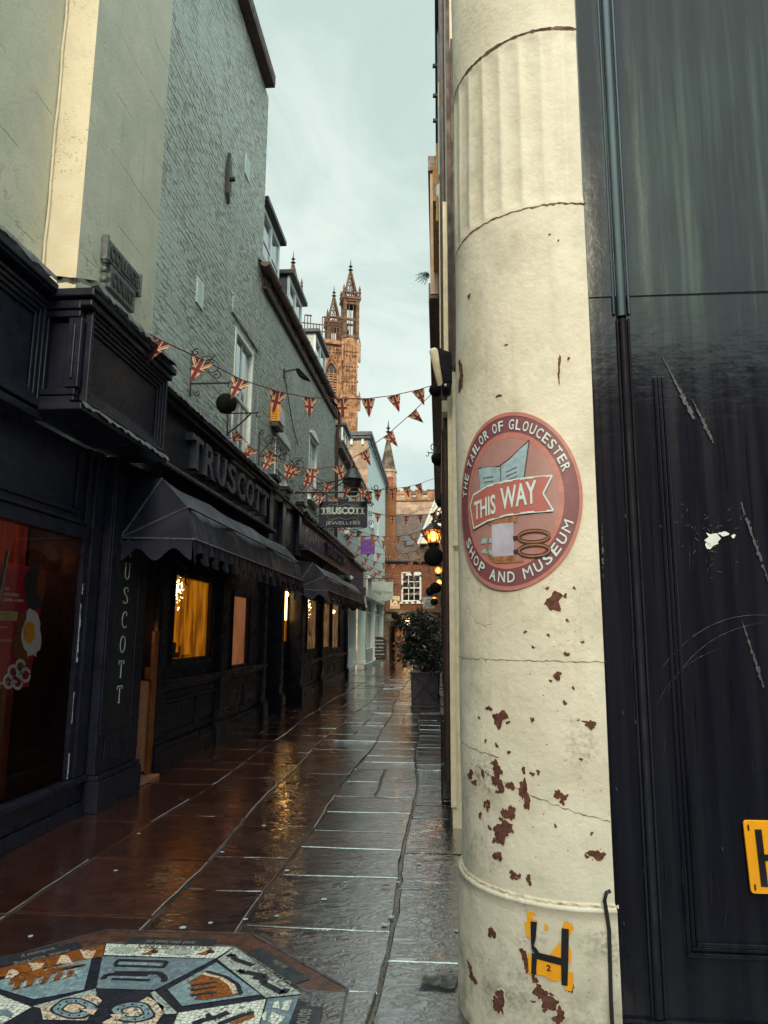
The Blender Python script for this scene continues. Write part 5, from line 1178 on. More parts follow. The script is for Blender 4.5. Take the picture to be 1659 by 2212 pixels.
m.prism(ol, (0, -.008, 0)); m.build('plate', 'hydrant yellow', YH, bevel=.002)
m = MB(); O_ = .0125
def prect(a0, a1, b0, b1, mi=0): m.poly([plate_pt(a0, b0, O_), plate_pt(a1, b0, O_), plate_pt(a1, b1, O_), plate_pt(a0, b1, O_)], mi)
prect(.036, .060, ph*.10, ph*.88); prect(pw-.060, pw-.036, ph*.10, ph*.88); prect(.060, pw-.060, ph*.45, ph*.54)
prect(.012, .018, ph*.86, ph*.94); prect(.012, .018, ph*.05, ph*.13)
text(m, '100', plate_pt(pw/2+.012, ph*.70, O_), XU, ZU, .075, .036, 0, .02)
for (a, b, c, d_) in ((.087, .185, ph*.16, ph*.17), (.087, .185, ph*.32, ph*.33), (.087, .089, ph*.17, ph*.32), (.183, .185, ph*.17, ph*.32)): prect(a, b, c, d_)
m.build('lettering', 'hydrant black', YH)
m = MB(); pc = [wp(1318, 1925, .03), wp(1310, 1928, .035), wp(1306, 1945, .035), wp(1311, 1975, .03), wp(1316, 2010, .03), wp(1318, 2080, .03), wp(1320, 2160, .03), wp(1325, 2260, .03)]
tag(m.tube(pc, .007, 8).build('cable', 'soot metal', smooth=True, off=pc[-1]), 'black cable hooked down the seam between column and black wall', 'cable')

# ------------------------------------------------------------------ bunting
fm = bpy.data.meshes.new('flag'); n = 6
vs, fs = [], []
for i in range(n+1):
    v = -1.25*i/n; hw_ = .5*(1-i/n)
    for k in range(7): u_ = -hw_+2*hw_*k/6; vs.append((u_, .035*math.sin(3*v+u_*4), v))
for i in range(n):
    for k in range(6): fs.append((i*7+k, i*7+k+1, (i+1)*7+k+1, (i+1)*7+k))
fm.from_pydata(vs, [], fs); fm.materials.append(MATS['union cloth']); fm.polygons.foreach_set('use_smooth', [True]*len(fm.polygons))
br = random.Random(11)
def bunting(cord, flags, label, size=.2, jit=.12):
    """cord: 3-D points; flags: (position, tangent)"""
    t = thing('bunting', label, 'bunting', tuple(cord[0]), 'union flag bunting across the alley')
    MB().tube(cord, .006, 5).build('cord', 'cord red', t)
    for (p, tg) in flags:
        o = bpy.data.objects.new('flag', fm); COL.objects.link(o); o.parent = t
        u = Vector(tg).normalized(); u = -u if u.x < 0 else u
        d0 = (Vector(p)-CAM); k0 = d0.dot(FW); q1 = d0+u*.1; sl_ = math.atan2(q1.dot(UP)/q1.dot(FW)-d0.dot(UP)/k0, q1.dot(RT)/q1.dot(FW)-d0.dot(RT)/k0)
        u = (Vector((math.cos(sl_), 0, math.sin(sl_)))*.8+u*.3).normalized()      # the cloth twists round to face down the alley
        z = (ZU - u*u.z).normalized(); y = z.cross(u)
        a = br.gauss(0, jit); a2 = br.gauss(0, jit*1.2); rot = Matrix((u, y, z)).transposed() @ Matrix.Rotation(a, 3, 'Z') @ Matrix.Rotation(a2, 3, 'X') @ Matrix.Rotation(br.gauss(0, jit*.5), 3, 'Y')
        s = size*(1+br.gauss(0, .03)); o.matrix_local = Matrix.Translation(Vector(p)-Vector(cord[0])) @ rot.to_4x4() @ Matrix.Scale(s, 4)
    return t
def measured(A_, B_, pts, label, size=.2, ends=(True, True)):
    """pts: cord positions in the photo lying in the vertical plane over plan line A-B; flags hang at the inner ones"""
    W = [PV(x, y, A_, B_) for x, y in pts]; fl = []
    for i in range(1 if ends[0] else 0, len(W)-(1 if ends[1] else 0)):
        fl.append((W[i], W[min(i+1, len(W)-1)]-W[max(i-1, 0)]))
    return bunting(W, fl, label, size)
measured((-2.40, 5.9), (-.03, 10.5), [(262,688),(347,735),(438,777),(521,820),(601,846),(668,859),(738,862),(795,861),(850,854),(903,842),(945,829)], 'nearest bunting, sweeping from the boxed sign on the left over to the right wall', .20)
measured((-2.85, 10.0), (-.03, 10.6), [(497,915),(517,938),(545,968),(584,990),(627,1006),(676,1014),(730,1007),(785,976),(838,938),(890,892),(946,838)], 'bunting hooked to the iron bracket by the tall window and dipping to the middle', .195)
measured((-2.7, 11.5), (-.02, 17.5), [(560,955),(588,978),(640,1010),(668,1028),(710,1043),(749,1052),(784,1055),(816,1058),(847,1056),(878,1052),(903,1046),(948,1030)], 'bunting just above the hanging jeweller sign with fairy lights along it', .2)
measured((-2.6, 14.2), (-.8, 17), [(640,1062),(692,1069),(730,1075),(767,1074),(795,1067),(830,1055)], 'short bunting drooping across the face of the hanging jeweller sign', .2)
def swag(y0, z0, y1, z1, sag, n, label, x0=-2.9, x1=.04, size=.175):
    cord = []; N = n*2
    for i in range(N+1): t = i/N; cord.append(Vector((x0+(x1-x0)*t, y0+(y1-y0)*t, z0+(z1-z0)*t-sag*4*t*(1-t))))
    fl = [(cord[i], cord[i+1]-cord[i-1]) for i in range(1, N, 2)]
    return bunting(cord, fl, label, size)
swag(15.5, 4.75, 18.0, 4.55, .35, 9, 'bunting at the height of the brick chimney foot, beyond the jeweller sign')
swag(18.0, 4.55, 20.5, 4.7, .55, 9, 'bunting sagging over the tiled roof of the brick house')
swag(20.0, 4.6, 21.5, 4.65, .5, 10, 'bunting crossing just above the skylight of the brick house')
swag(22.0, 4.4, 23.0, 4.55, .55, 10, 'bunting crossing by the purple hair salon sign')
swag(24.0, 4.2, 25.5, 4.5, .5, 10, 'bunting along the gutter line of the brick house')
swag(26.0, 4.1, 27.5, 4.35, .55, 10, 'bunting across the brickwork under the gutter')
swag(28.0, 4.1, 29.0, 4.3, .6, 10, 'bunting across the brickwork above the white sash window')
swag(30.0, 3.9, 31.5, 4.15, .5, 10, 'bunting crossing the head of the white sash window')
swag(32.5, 3.7, 33.5, 3.9, .5, 10, 'bunting crossing the middle of the white sash window')
swag(35.0, 3.4, 36.0, 3.6, .5, 11, 'farthest bunting, slung along the sill of the white sash window')
def fairy(pts, label, seed):
    r = random.Random(seed); t = thing('fairy_lights', label, 'fairy lights', tuple(pts[0]), 'fairy light strings'); L = []
    for a, b in zip(pts, pts[1:]):
        for i in range(14): L.append(Vector(a).lerp(Vector(b), i/14)+Vector((r.gauss(0, .012), 0, r.gauss(0, .02))))
    L.append(Vector(pts[-1])); MB().tube(L, .004, 4).build('wire', 'wire', t)
    m = MB()
    for p in L[1::2]: m.ball(p+Vector((0, 0, -.03)), .011, 6)
    m.build('bulb_string', 'menu white', t)
fairy([(-2.7, 11.2, 4.75), (-2.5, 12.6, 4.3), (-1.9, 14.5, 4.0), (-1.0, 16, 4.1), (-.05, 17.5, 4.6)], 'tangled fairy lights trailing from the small arched window to the jeweller sign', 1)
fairy([(-2.9, 20, 4.3), (-1.6, 20.5, 3.9), (-.05, 21, 4.7)], 'fairy lights crossing below the chimney by the lit lantern', 2)
fairy([(-2.9, 25, 3.6), (-1.6, 25.5, 3.3), (-.05, 26, 3.6)], 'fairy lights crossing above the shield-shaped hanging sign', 3)

# ------------------------------------------------------------------ iron brackets, topiary balls, lanterns, signs
ballmesh = None
def topiary(c, r, label):
    global ballmesh
    if ballmesh is None:
        rr = random.Random(21); m = MB(); m.ball((0, 0, 0), .96, 28)
        for i in range(1700):
            z = rr.uniform(-1, 1); a = rr.uniform(0, 6.283); q = math.sqrt(1-z*z); n_ = Vector((q*math.cos(a), q*math.sin(a), z)); t_ = n_.cross(Vector((rr.random(), rr.random(), rr.random()))).normalized()
            p = n_*rr.uniform(.92, .99); m.poly([p-t_*.035, p+t_*.035, p+n_*rr.uniform(.04, .11)+t_*rr.uniform(-.03, .03)])
        o = m.build('topiary_ball', 'topiary', off=(0, 0, 0)); ballmesh = o.data
    else: o = bpy.data.objects.new('topiary_ball', ballmesh); COL.objects.link(o)
    o.location = c; o.scale = (r, r, r); o.rotation_euler = (0, 0, r*37); return tag(o, label, 'topiary ball', 'topiary balls hung along the alley')
def bracket(y, z, arm, side, label, style=0, h=.4):
    """scrolled wrought iron arm standing out of a wall; side +1 = from the left wall, -1 = from the right wall"""
    x0 = WX+.004 if side > 0 else .13
    t = thing('iron_bracket', label, 'bracket', (x0, y, z), 'wrought iron brackets'); X_ = XU*side
    b = Vector((x0, y, z)); m = MB(); m.tube([b+ZU*(-.16)+X_*.012, b+ZU*h+X_*.012], .011, 6)
    m.tube([b+X_*.0, b+X_*arm, b+X_*(arm+.02)+ZU*.02], .011, 6); m.tube([b+X_*arm, b+X_*arm-ZU*.05, b+X_*(arm+.03)-ZU*.07, b+X_*(arm+.045)-ZU*.045], .008, 5); m.build('bar', 'soot metal', t)
    m = MB()
    if style == 0:
        for c, r, s0, sg in (((.18, .26), .11, 0, 1), ((.33, .10), .06, 2, -1), ((.06, h-.02), .05, 1, 1), ((.10, -.12), .04, 3, 1), ((.26, .2), .13, 3.4, -1)): m.tube(scroll(b+X_*c[0]+ZU*c[1], X_, ZU, r, 1.2, 18, s0, sg), .008, 5)
        m.tube([b+X_*.04+ZU*.04, b+X_*.3+ZU*.36], .008, 5); m.tube([b+X_*.34+ZU*.03, b+X_*.06+ZU*.3], .008, 5)
    elif style == 1:
        m.tube([b+X_*.02-ZU*.30, b+X_*(arm*.45)-ZU*.16, b+X_*(arm*.8)-ZU*.01], .012, 6); m.tube(scroll(b+X_*.05-ZU*.33, X_, ZU, .06, 1, 14, 1, -1), .008, 5); m.tube([b+ZU*0+X_*.012, b+X_*.012-ZU*.4], .010, 5)
    else:
        m.tube(scroll(b+X_*(arm*.62)+ZU*.12, X_, ZU, .09, 1.3, 18, 4, 1), .010, 5); m.tube(scroll(b+X_*(arm*.55)-ZU*.10, X_, ZU, .10, 1.3, 18, 2, -1), .010, 5); m.tube([b+X_*.05+ZU*.3, b+X_*(arm*.7)], .009, 5); m.tube([b+X_*.06-ZU*.36, b+X_*(arm*.3)-ZU*.36, b+X_*(arm*.62)-ZU*.2], .009, 5)
    m.build('scrollwork', 'soot metal', t); return t
lp = lambda x, y, X=WX: P(x, y, X=X)
p = lp(409, 829); bracket(p.y, p.z, .48, 1, 'scrolled iron bracket on the painted brick holding the first topiary ball', 0, .42)
topiary((WX+.47, p.y, p.z-.26), .125, 'topiary ball hanging on the left wall beside the tall sash window')
p = lp(490, 893); bracket(p.y, p.z, .43, 1, 'plain iron bracket with a twisted stay in front of the tall sash window', 1, .04)
p = lp(557, 985); bracket(p.y, p.z, .36, 1, 'square scrolled iron bracket left of the small arched window', 0, .42)
p = lp(632, 1040); bracket(p.y-.6, p.z, .4, 1, 'small scrolled iron bracket left of the hanging jeweller sign', 0, .2)
# wall lamp and alarm box
p = lp(613, 807); WLm = thing('swan_neck_lamp', 'dark swan-neck wall lamp on the painted brick under the gutter', 'wall lamp', tuple(p))
m = MB(); m.tube([p, p+Vector((.05, .05, .07)), p+Vector((.14, .10, .11)), p+Vector((.26, .12, .12))], .016, 6); m.box(p.x, p.x+.03, p.y-.05, p.y+.05, p.z-.08, p.z+.08); m.build('arm', 'soot metal', WLm)
MB().prism([p+Vector((.22, .05, .13)), p+Vector((.30, .02, .11)), p+Vector((.50, .05, -.10)), p+Vector((.34, .05, -.05)), p+Vector((.24, .05, .03))], (0, .2, 0)).build('shade', 'matt black', WLm, bevel=.01)
MB().tube([p+Vector((.02, 0, -.06)), p+Vector((.02, .9, -.8)), p+Vector((.02, 1.5, -1.05))], .008, 5).build('cable', 'soot metal', WLm)
p = lp(583, 868); AB = thing('alarm_box', 'orange louvred burglar alarm box on the painted brick wall', 'alarm', (WX, 12.35, 5.2))
m = MB(); X = WX+.004; y0, y1, z0, z1 = 12.16, 12.62, 5.14, 5.62
m.prism([(X, y0, z0+.09), (X+.16, y0, z0+.09), (X+.16, y0, z1-.14), (X+.10, y0, z1), (X, y0, z1)], (0, y1-y0, 0)); m.build('case', 'orange box', AB, bevel=.012)
m = MB()
for i in range(6): m.box(X+.02, X+.14, y0-.012, y0-.001, z0+.13+i*.042, z0+.145+i*.042)
m.build('louvres', 'ochre timber', AB); MB().box(X, X+.15, y0+.01, y1-.01, z0, z0+.086).build('strobe', 'soot metal', AB, bevel=.01)
MB().box(X+.161, X+.165, y0+.04, y1-.03, z0+.1, z1-.16).build('front_plate', 'menu white', AB)

def lettered(m, s, c, wd, h, mi, bold=.0, d=.006): text(m, s, c, XU, ZU, wd, h, mi, bold, d)
# hanging jeweller sign
HY_ = 14.5
c = P(741, 1111, Y=HY_); hw_, hh = .505, .275
HSn = thing('hanging_jeweller_sign', 'dark rectangular hanging jeweller board with pale lettering on a long scrolled iron bar', 'hanging sign', (c.x, HY_, c.z))
def rrect(x0, x1, z0, z1, r, Y, n=5):
    o = []
    for cx, cz, a0 in ((x1-r, z1-r, 0), (x0+r, z1-r, 90), (x0+r, z0+r, 180), (x1-r, z0+r, 270)): o += [Vector((cx+r*math.cos(R_(a0+90*i/n)), Y, cz+r*math.sin(R_(a0+90*i/n)))) for i in range(n+1)]
    return o
m = MB(); m.prism(rrect(c.x-hw_, c.x+hw_, c.z-hh, c.z+hh, .05, HY_), (0, .05, 0)); m.box(c.x-.1, c.x+.1, HY_+.005, HY_+.045, c.z+hh, c.z+hh+.06); m.build('board', 'sign slate', HSn, bevel=.005)
m = MB(); Y = HY_-.001
lettered(m, 'TRUSCOTT', (c.x, Y, c.z-.0), .93, .155, 0, .05)
for q, xx in zip('TRUSCOTT', [-.405, -.29, -.17, -.06, .06, .18, .29, .405]):
    if q in 'TR': m.box(c.x+xx-.05, c.x+xx+.05, Y-.006, Y-.0005, c.z, c.z+.018)
    if q in 'TU': m.box(c.x+xx-.055, c.x+xx+.055, Y-.006, Y-.0005, c.z+.135, c.z+.155) if q == 'T' else None
lettered(m, 'JEWELLERS', (c.x, Y, c.z-.235), .72, .085, 0, -.005); m.build('lettering', 'sign teal letter', HSn)
m = MB()
for sgn, z in ((1, c.z+.2), (-1, c.z-.09)):
    L = [Vector((c.x-.30+.6*i/16, Y, z+.018*math.sin(i*.8)*sgn)) for i in range(17)]; m.tube(L, .006, 4)
    for e in (-1, 1): m.tube([Vector((c.x+e*.30, Y, z)), Vector((c.x+e*.33, Y, z-.05)), Vector((c.x+e*.2, Y, z-.05)), Vector((c.x+e*.2, Y, z+.0))], .006, 4)
for e in (-1, 1): m.tube([Vector((c.x+e*.32, Y, c.z+.17)), Vector((c.x+e*.32, Y, c.z+.15))], .005, 4); m.tube([Vector((c.x+e*.32, Y, c.z-.01)), Vector((c.x+e*.32, Y, c.z-.07))], .005, 4)
m.build('scroll_drawing', 'sign pale letter', HSn)
m = MB(); zb = P(741, 1063, Y=HY_).z
m.tube([Vector((WX+.01, HY_+.02, zb)), Vector((c.x+.6, HY_+.02, zb))], .022, 6)
for xx in (-.35, .35): m.tube([Vector((c.x+xx, HY_+.02, zb)), Vector((c.x+xx, HY_+.02, c.z+hh))], .012, 5)
for e in (-1, 1):
    for zz in (-.18, .0, .2): m.tube(scroll((c.x+e*(hw_+.07), HY_+.02, c.z+zz), XU, ZU, .06, 1.2, 14, 0, e), .009, 5)
    m.tube(scroll((c.x+e*.25, HY_+.02, c.z-hh-.06), XU, ZU, .05, 1.3, 14, 0, -e), .009, 5); m.tube([Vector((c.x+e*.5, HY_+.02, c.z-hh)), Vector((c.x+e*.2, HY_+.02, c.z-hh-.05)), Vector((c.x, HY_+.02, c.z-hh-.04))], .008, 5)
for i, xx in enumerate((-2.85, -2.65, -2.45, -1.3)): m.tube(scroll((xx, HY_+.02, zb+.10), XU, ZU, .08, 1.3, 16, i, 1), .009, 5); m.tube(scroll((xx+.05, HY_+.02, zb-.09), XU, ZU, .07, 1.3, 16, i+2, -1), .009, 5)
m.tube([Vector((WX+.01, HY_+.02, zb-.5)), Vector((-2.6, HY_+.02, zb-.2)), Vector((-2.3, HY_+.02, zb))], .012, 5); m.tube([Vector((WX+.01, HY_+.02, zb+.5)), Vector((-2.2, HY_+.02, zb))], .008, 5); m.build('ironwork', 'soot metal', HSn)
# big dark gas lantern above the sign
c2 = P(760, 1036, Y=17.0)
GL = thing('gas_lantern', 'large unlit black street lantern with finial above the jeweller sign', 'lantern', (c2.x, 17, c2.z-.4))
m = MB(); m.lathe((c2.x, 17, c2.z), [(.26, 0), (.24, .04), (.12, .2), (.1, .24), (.05, .28), (.06, .34), (.02, .42), (.03, .46), (.01, .52)], 10); m.build('cap', 'soot metal', GL, smooth=40)
MB().lathe((c2.x, 17, c2.z-.38), [(.14, 0), (.24, .37)], 6).build('globe', 'dark glass', GL)
m = MB(); m.tube([(WX, 17, c2.z-.1), (-2.6, 17, c2.z-.05), (c2.x-.25, 17, c2.z)], .02, 6); m.tube([(WX, 17, c2.z-.5), (c2.x-.2, 17, c2.z-.05)], .014, 6); m.build('arm', 'soot metal', GL)
# purple hair salon sign
Y = 22.0; c = P(794, 1181, Y=Y)
PS = thing('purple_hanging_sign', 'purple square hanging hair salon sign against the white building', 'hanging sign', (c.x, Y, c.z))
MB().box(c.x-.22, c.x+.22, Y, Y+.04, c.z-.235, c.z+.235).build('board', 'purple', PS, bevel=.006)
m = MB(); 
for xx, zz in ((-.11, .12), (.0, .12), (.11, .12), (-.1, -.03), (.02, -.03), (.12, -.03)): m.tube(scroll((c.x+xx, Y-.004, c.z+zz), XU, ZU, .07, .9, 14, xx*20, 1), .008, 4)
lettered(m, 'HAIRDRESSING', (c.x, Y-.001, c.z-.2), .36, .035, 0, .02, .003); m.build('emblem', 'lilac letter', PS)
m = MB(); m.tube([(WX, Y+.02, c.z+.33), (c.x+.35, Y+.02, c.z+.33)], .016, 6); m.tube([(c.x-.15, Y+.02, c.z+.33), (c.x-.15, Y+.02, c.z+.23)], .01, 5); m.tube([(c.x+.15, Y+.02, c.z+.33), (c.x+.15, Y+.02, c.z+.23)], .01, 5); m.build('ironwork', 'soot metal', PS)
# shield sign
Y = 25.0; c = P(826, 1277, Y=Y)
SG = thing('shield_hanging_sign', 'pale blue-grey shield-shaped hanging sign over the alley', 'hanging sign', (c.x, Y, c.z))
h_, w_ = .34, .39
ol = [(-w_, h_), (-w_*.4, h_-.03), (0, h_+.03), (w_*.4, h_-.03), (w_, h_), (w_-.02, .0), (w_, -.12), (w_*.85, -.27), (w_*.4, -h_), (.09, -h_-.01), (0, -h_-.07), (-.09, -h_-.01), (-w_*.4, -h_), (-w_*.85, -.27), (-w_, -.12), (-w_+.02, 0)]
MB().prism([(c.x+a, Y, c.z+b) for a, b in ol], (0, .05, 0)).build('board', 'sign pale', SG, bevel=.006)
m = MB(); lettered(m, 'Pilgrims', (c.x, Y-.001, c.z-.14), .64, .17, 0, .03, .004); m.poly([(c.x-.08, Y-.003, c.z-h_+.01), (c.x+.08, Y-.003, c.z-h_+.01), (c.x, Y-.003, c.z-h_-.05)]); m.build('lettering', 'sign pale letter', SG)
m = MB(); m.tube([(-3, Y+.02, c.z+h_+.1), (c.x+.45, Y+.02, c.z+h_+.1)], .016, 6)
for e in (-.3, .3): m.tube([(c.x+e, Y+.02, c.z+h_+.1), (c.x+e, Y+.02, c.z+h_-.03)], .01, 5)
for xx in (-2.7, -2.5, -2.3): m.tube(scroll((xx, Y+.02, c.z+h_+.2), XU, ZU, .08, 1.2, 14, 0, 1), .009, 5)
m.build('ironwork', 'soot metal', SG)
# small cream sign and the white craft shop sign near the gatehouse
Y = 37.0; c = P(853, 1301, Y=Y)
CS = thing('cream_wall_sign', 'small cream hanging notice board left of the white sash window', 'sign', (c.x, Y, c.z))
MB().box(c.x-.24, c.x+.24, Y, Y+.05, c.z-.32, c.z+.32).build('board', 'sign cream', CS, bevel=.005)
m = MB(); lettered(m, 'The Coach', (c.x, Y-.001, c.z+.2), .34, .07, 0); lettered(m, 'Gloucester', (c.x, Y-.001, c.z+.11), .3, .05, 0); lettered(m, '47', (c.x, Y-.001, c.z-.14), .14, .1, 0, .03); lettered(m, 'GIFTS & POTTERY', (c.x, Y-.001, c.z-.23), .42, .045, 0, .03); lettered(m, 'OPEN EVERY DAY', (c.x, Y-.001, c.z-.3), .42, .04, 0, .02); m.build('lettering', 'chalk red', CS)
MB().tube([(-3, Y+.02, c.z+.38), (c.x+.3, Y+.02, c.z+.38)], .014, 5).build('ironwork', 'soot metal', CS)
Y = 31.0; c = P(926, 1302, Y=Y)
RSn = thing('white_hanging_sign', 'white hanging sign with black drawing, at the right by the round bushes', 'hanging sign', (c.x, Y, c.z))
MB().box(c.x-.25, c.x+.25, Y, Y+.05, c.z-.24, c.z+.24).build('board', 'sign pale', RSn, bevel=.005)
m = MB(); lettered(m, 'Garden', (c.x+.02, Y-.001, c.z-.06), .32, .07, 0, .03); lettered(m, 'of Crafts', (c.x+.02, Y-.001, c.z-.15), .32, .07, 0, .03); m.tube([(c.x-.1, Y-.003, c.z+.1), (c.x, Y-.003, c.z+.15), (c.x+.1, Y-.003, c.z+.1), (c.x+.18, Y-.003, c.z+.12)], .015, 5); m.tube([(c.x+.02+.2*math.cos(a/8*6.283), Y-.003, c.z-.07+.13*math.sin(a/8*6.283)) for a in range(9)], .008, 4); m.build('lettering', 'soot metal', RSn)
MB().box(c.x-.25, .05, Y+.02, Y+.05, c.z+.25, c.z+.36).build('ironwork', 'lilac board', RSn)
# chalkboard
Y = 32.0; c = P(817, 1436, Z=0)
Y = c.y; CB = thing('chalkboard', 'dark arched A-frame chalkboard with pale lettering standing on the wet paving', 'A-board', (c.x, Y, 0))
lean = .16
def ap(a, b, o=0.): return Vector((c.x+a, Y+lean*b/1.3-o, b))
ol = [ap(-.38, .22), ap(.38, .22)]+[ap(.38*math.cos(R_(180*i/12)), 1.08+.2*math.sin(R_(180*i/12))) for i in range(13)]
m = MB(); m.prism(ol, (0, .03, 0)); m.build('board', 'black board', CB, bevel=.004)
m = MB(); ed = [ap(-.38, .0, -.01), ap(-.38, 1.08, -.01)]+[ap(.38*math.cos(R_(180-180*i/12)), 1.08+.2*math.sin(R_(180-180*i/12)), -.01) for i in range(13)]+[ap(.38, 1.08, -.01), ap(.38, 0, -.01)]
m.tube(ed, .028, 6); m.build('frame', 'frame timber', CB)
for sx in (-.36, .36): MB().tube([(c.x+sx, Y+.5, 0), (c.x+sx*.95, Y+.19, 1.15)], .028, 6).build('leg', 'frame timber', CB)
m = MB()
for s_, z, wd, hh_, mi in (('Pilgrims', 1.06, .44, .11, 0), ('Rebels Brewing', .92, .56, .085, 0), ('Gifts - Books', .76, .46, .085, 0), ('* Clothing *', .60, .48, .085, 0), ('Incense Crystals', .44, .56, .085, 0), ('Jewellery', .31, .36, .07, 1)):
    fn = lambda a, b, zz, z=z: ap(a, z+b, .004); text(m, s_, (0, 0, 0), XU, ZU, wd, hh_, mi, .02, 0, True, fn)
m.build('lettering', ['chalk', 'chalk red'], CB)

# lanterns on the right wall, lit
def lantern(x, y, Y, h, label, tilt=0):
    c = P(x, y, Y=Y); t = thing('lit_lantern', label, 'lantern', (c.x, Y, c.z-h/2), 'lit lanterns along the right wall'); w_ = h*.36
    MB().lathe((c.x, Y, c.z-h*.35), [(w_*.62, 0), (w_, h*.55)], 6).build('glass', 'lamp pane', t)
    MB().ball((c.x, Y, c.z-h*.05), w_*.62, 12).build('bulb', 'bulb warm', t)
    m = MB(); m.lathe((c.x, Y, c.z+h*.21), [(w_*1.25, 0), (w_*1.15, h*.05), (w_*.5, h*.32), (w_*.18, h*.4), (w_*.2, h*.48), (.004, h*.56)], 8); m.lathe((c.x, Y, c.z-h*.48), [(w_*.3, -h*.06), (w_*.75, h*.10), (w_*.7, h*.13)], 6)
    for k in range(6): a = 2*math.pi*k/6; m.tube([(c.x+w_*.64*math.cos(a), Y+w_*.64*math.sin(a), c.z-h*.35), (c.x+1.02*w_*math.cos(a), Y+1.02*w_*math.sin(a), c.z+h*.21)], .010, 4)
    m.build('cage', 'soot metal', t)
    m = MB(); q = [Vector((c.x, Y, c.z+h*.75)), Vector((c.x+.02, Y, c.z+h*1.05)), Vector((c.x+.10, Y, c.z+h*1.3)), Vector((.148, Y, c.z+h*1.3))]; m.tube(q, .014, 5); m.tube([(c.x+w_, Y, c.z+h*.2), (.148, Y, c.z+h*.1)], .012, 5); m.build('arm', 'soot metal', t)
    return t
lantern(936, 1156, 13.0, .40, 'nearest glowing lantern, above the biggest topiary ball on the right')
lantern(946.5, 1231, 20.0, .34, 'glowing lantern just below the biggest topiary ball')
lantern(948.5, 1257, 24.0, .34, 'glowing lantern above the paired topiary balls, third along the right wall')
lantern(938, 1294, 30.0, .36, 'small glowing lantern in front of the white hanging sign')
c = P(882, 1341, Y=40.6); t = thing('archway_lamp', 'glowing tiered lamp hanging in the stone archway', 'lamp', tuple(c)); m = MB()
for k in range(3): m.lathe((c.x, 40.6, c.z-.22+k*.17), [(.10, 0), (.16, .05), (.12, .11)], 10)
m.build('shade', 'bulb warm', t); MB().tube([(c.x, 40.6, c.z+.25), (c.x, 40.6, 2.3)], .012, 5).build('chain', 'soot metal', t)
for (x, y, rpx, Y, lab) in ((946, 992, 14.5, 13.0, 'topiary ball under the iron bracket high on the right against the sky'), (953, 1086, 11, 16.0, 'topiary ball on the right level with the hanging jeweller sign'), (954, 1120, 11, 18.0, 'topiary ball on the right between battlements and first lit lantern'), (936.5, 1203, 21, 11.0, 'biggest topiary ball, hanging below the first lit lantern'), (941, 1270, 12.5, 19.0, 'nearer of two overlapping topiary balls above the bush'), (929, 1278, 9.5, 27.0, 'farther of two overlapping topiary balls above the bush'), (938, 1300, 8, 29.0, 'dark topiary ball behind the small lantern by the white sign'), (853, 1330, 7.5, 37.5, 'left of two small topiary balls by the stone archway'), (862, 1334, 6, 38.5, 'right of two small topiary balls by the stone archway'), (941, 843, 15, 9.0, 'topiary ball behind the security camera high on the right wall')):
    c = P(x, y, Y=Y); topiary(tuple(c), rpx/F_*Y, lab)
for (x, y, Y, lab) in ((940, 978, 13.0, 'scrolled iron bracket outlined against the sky on the right'), (938, 1128, 11.0, 'iron bracket above the biggest topiary ball')):
    c = P(x, y, Y=Y); bracket(Y, c.z, .30 if Y > 12 else .22, -1, lab, 2)
# security camera on the right
Y = 5.55; q = lambda x, y, d=0.: P(x, y, Y=Y+d)
FL = thing('security_camera', 'long cream security camera housing tilted down on a black mount above the bunting end', 'camera', tuple(q(965, 800)))
a_, b_ = q(935, 752), q(954, 832, .10); m = MB(); m.tube([a_, a_.lerp(b_, .06), b_.lerp(a_, .05), b_], [.02, .036, .036, .034], 14); m.build('housing', 'cream paint', FL, smooth=50)
m = MB(); m.prism([q(944, 748), q(962, 756), q(975, 760), q(977, 822), q(958, 828)], (0, .16, 0)); m.build('mount', 'matt black', FL, bevel=.01)
m = MB(); e0 = q(955, 828, .02); e1 = q(962, 842, .04); m.prism([q(953, 826), q(970, 822), q(976, 830), q(974, 842), q(957, 844)], (0, .18, 0)); m.build('head', 'matt black', FL, bevel=.02); MB().ball(q(962, 832, -.012), .012, 10).build('lens', 'menu white', FL)
# fern growing from the wall top
c = P(928, 592, Y=10.0)
FE = thing('wall_fern', 'dark fern sprouting from the jettied house high on the right', 'fern', tuple(c)); m = MB(); rr = random.Random(8)
for k in range(7):
    a = R_(150+k*16); L = .16+.1*rr.random(); pts = [c+Vector((math.cos(a)*L*t, rr.uniform(-.01, .01), math.sin(a)*L*t*.7-.05*t*t)) for t in [i/9 for i in range(10)]]
    m.tube(pts, .003, 4)
    for i, p_ in enumerate(pts[1:]):
        l = .045*(1-i/10); d_ = (pts[i+1]-pts[i]).normalized(); n_ = Vector((-d_.z, 0, d_.x))
        for sg in (-1, 1): m.poly([p_, p_+n_*sg*l+d_*l*.4, p_+d_*.014])
m.build('fronds', 'fern', FE)

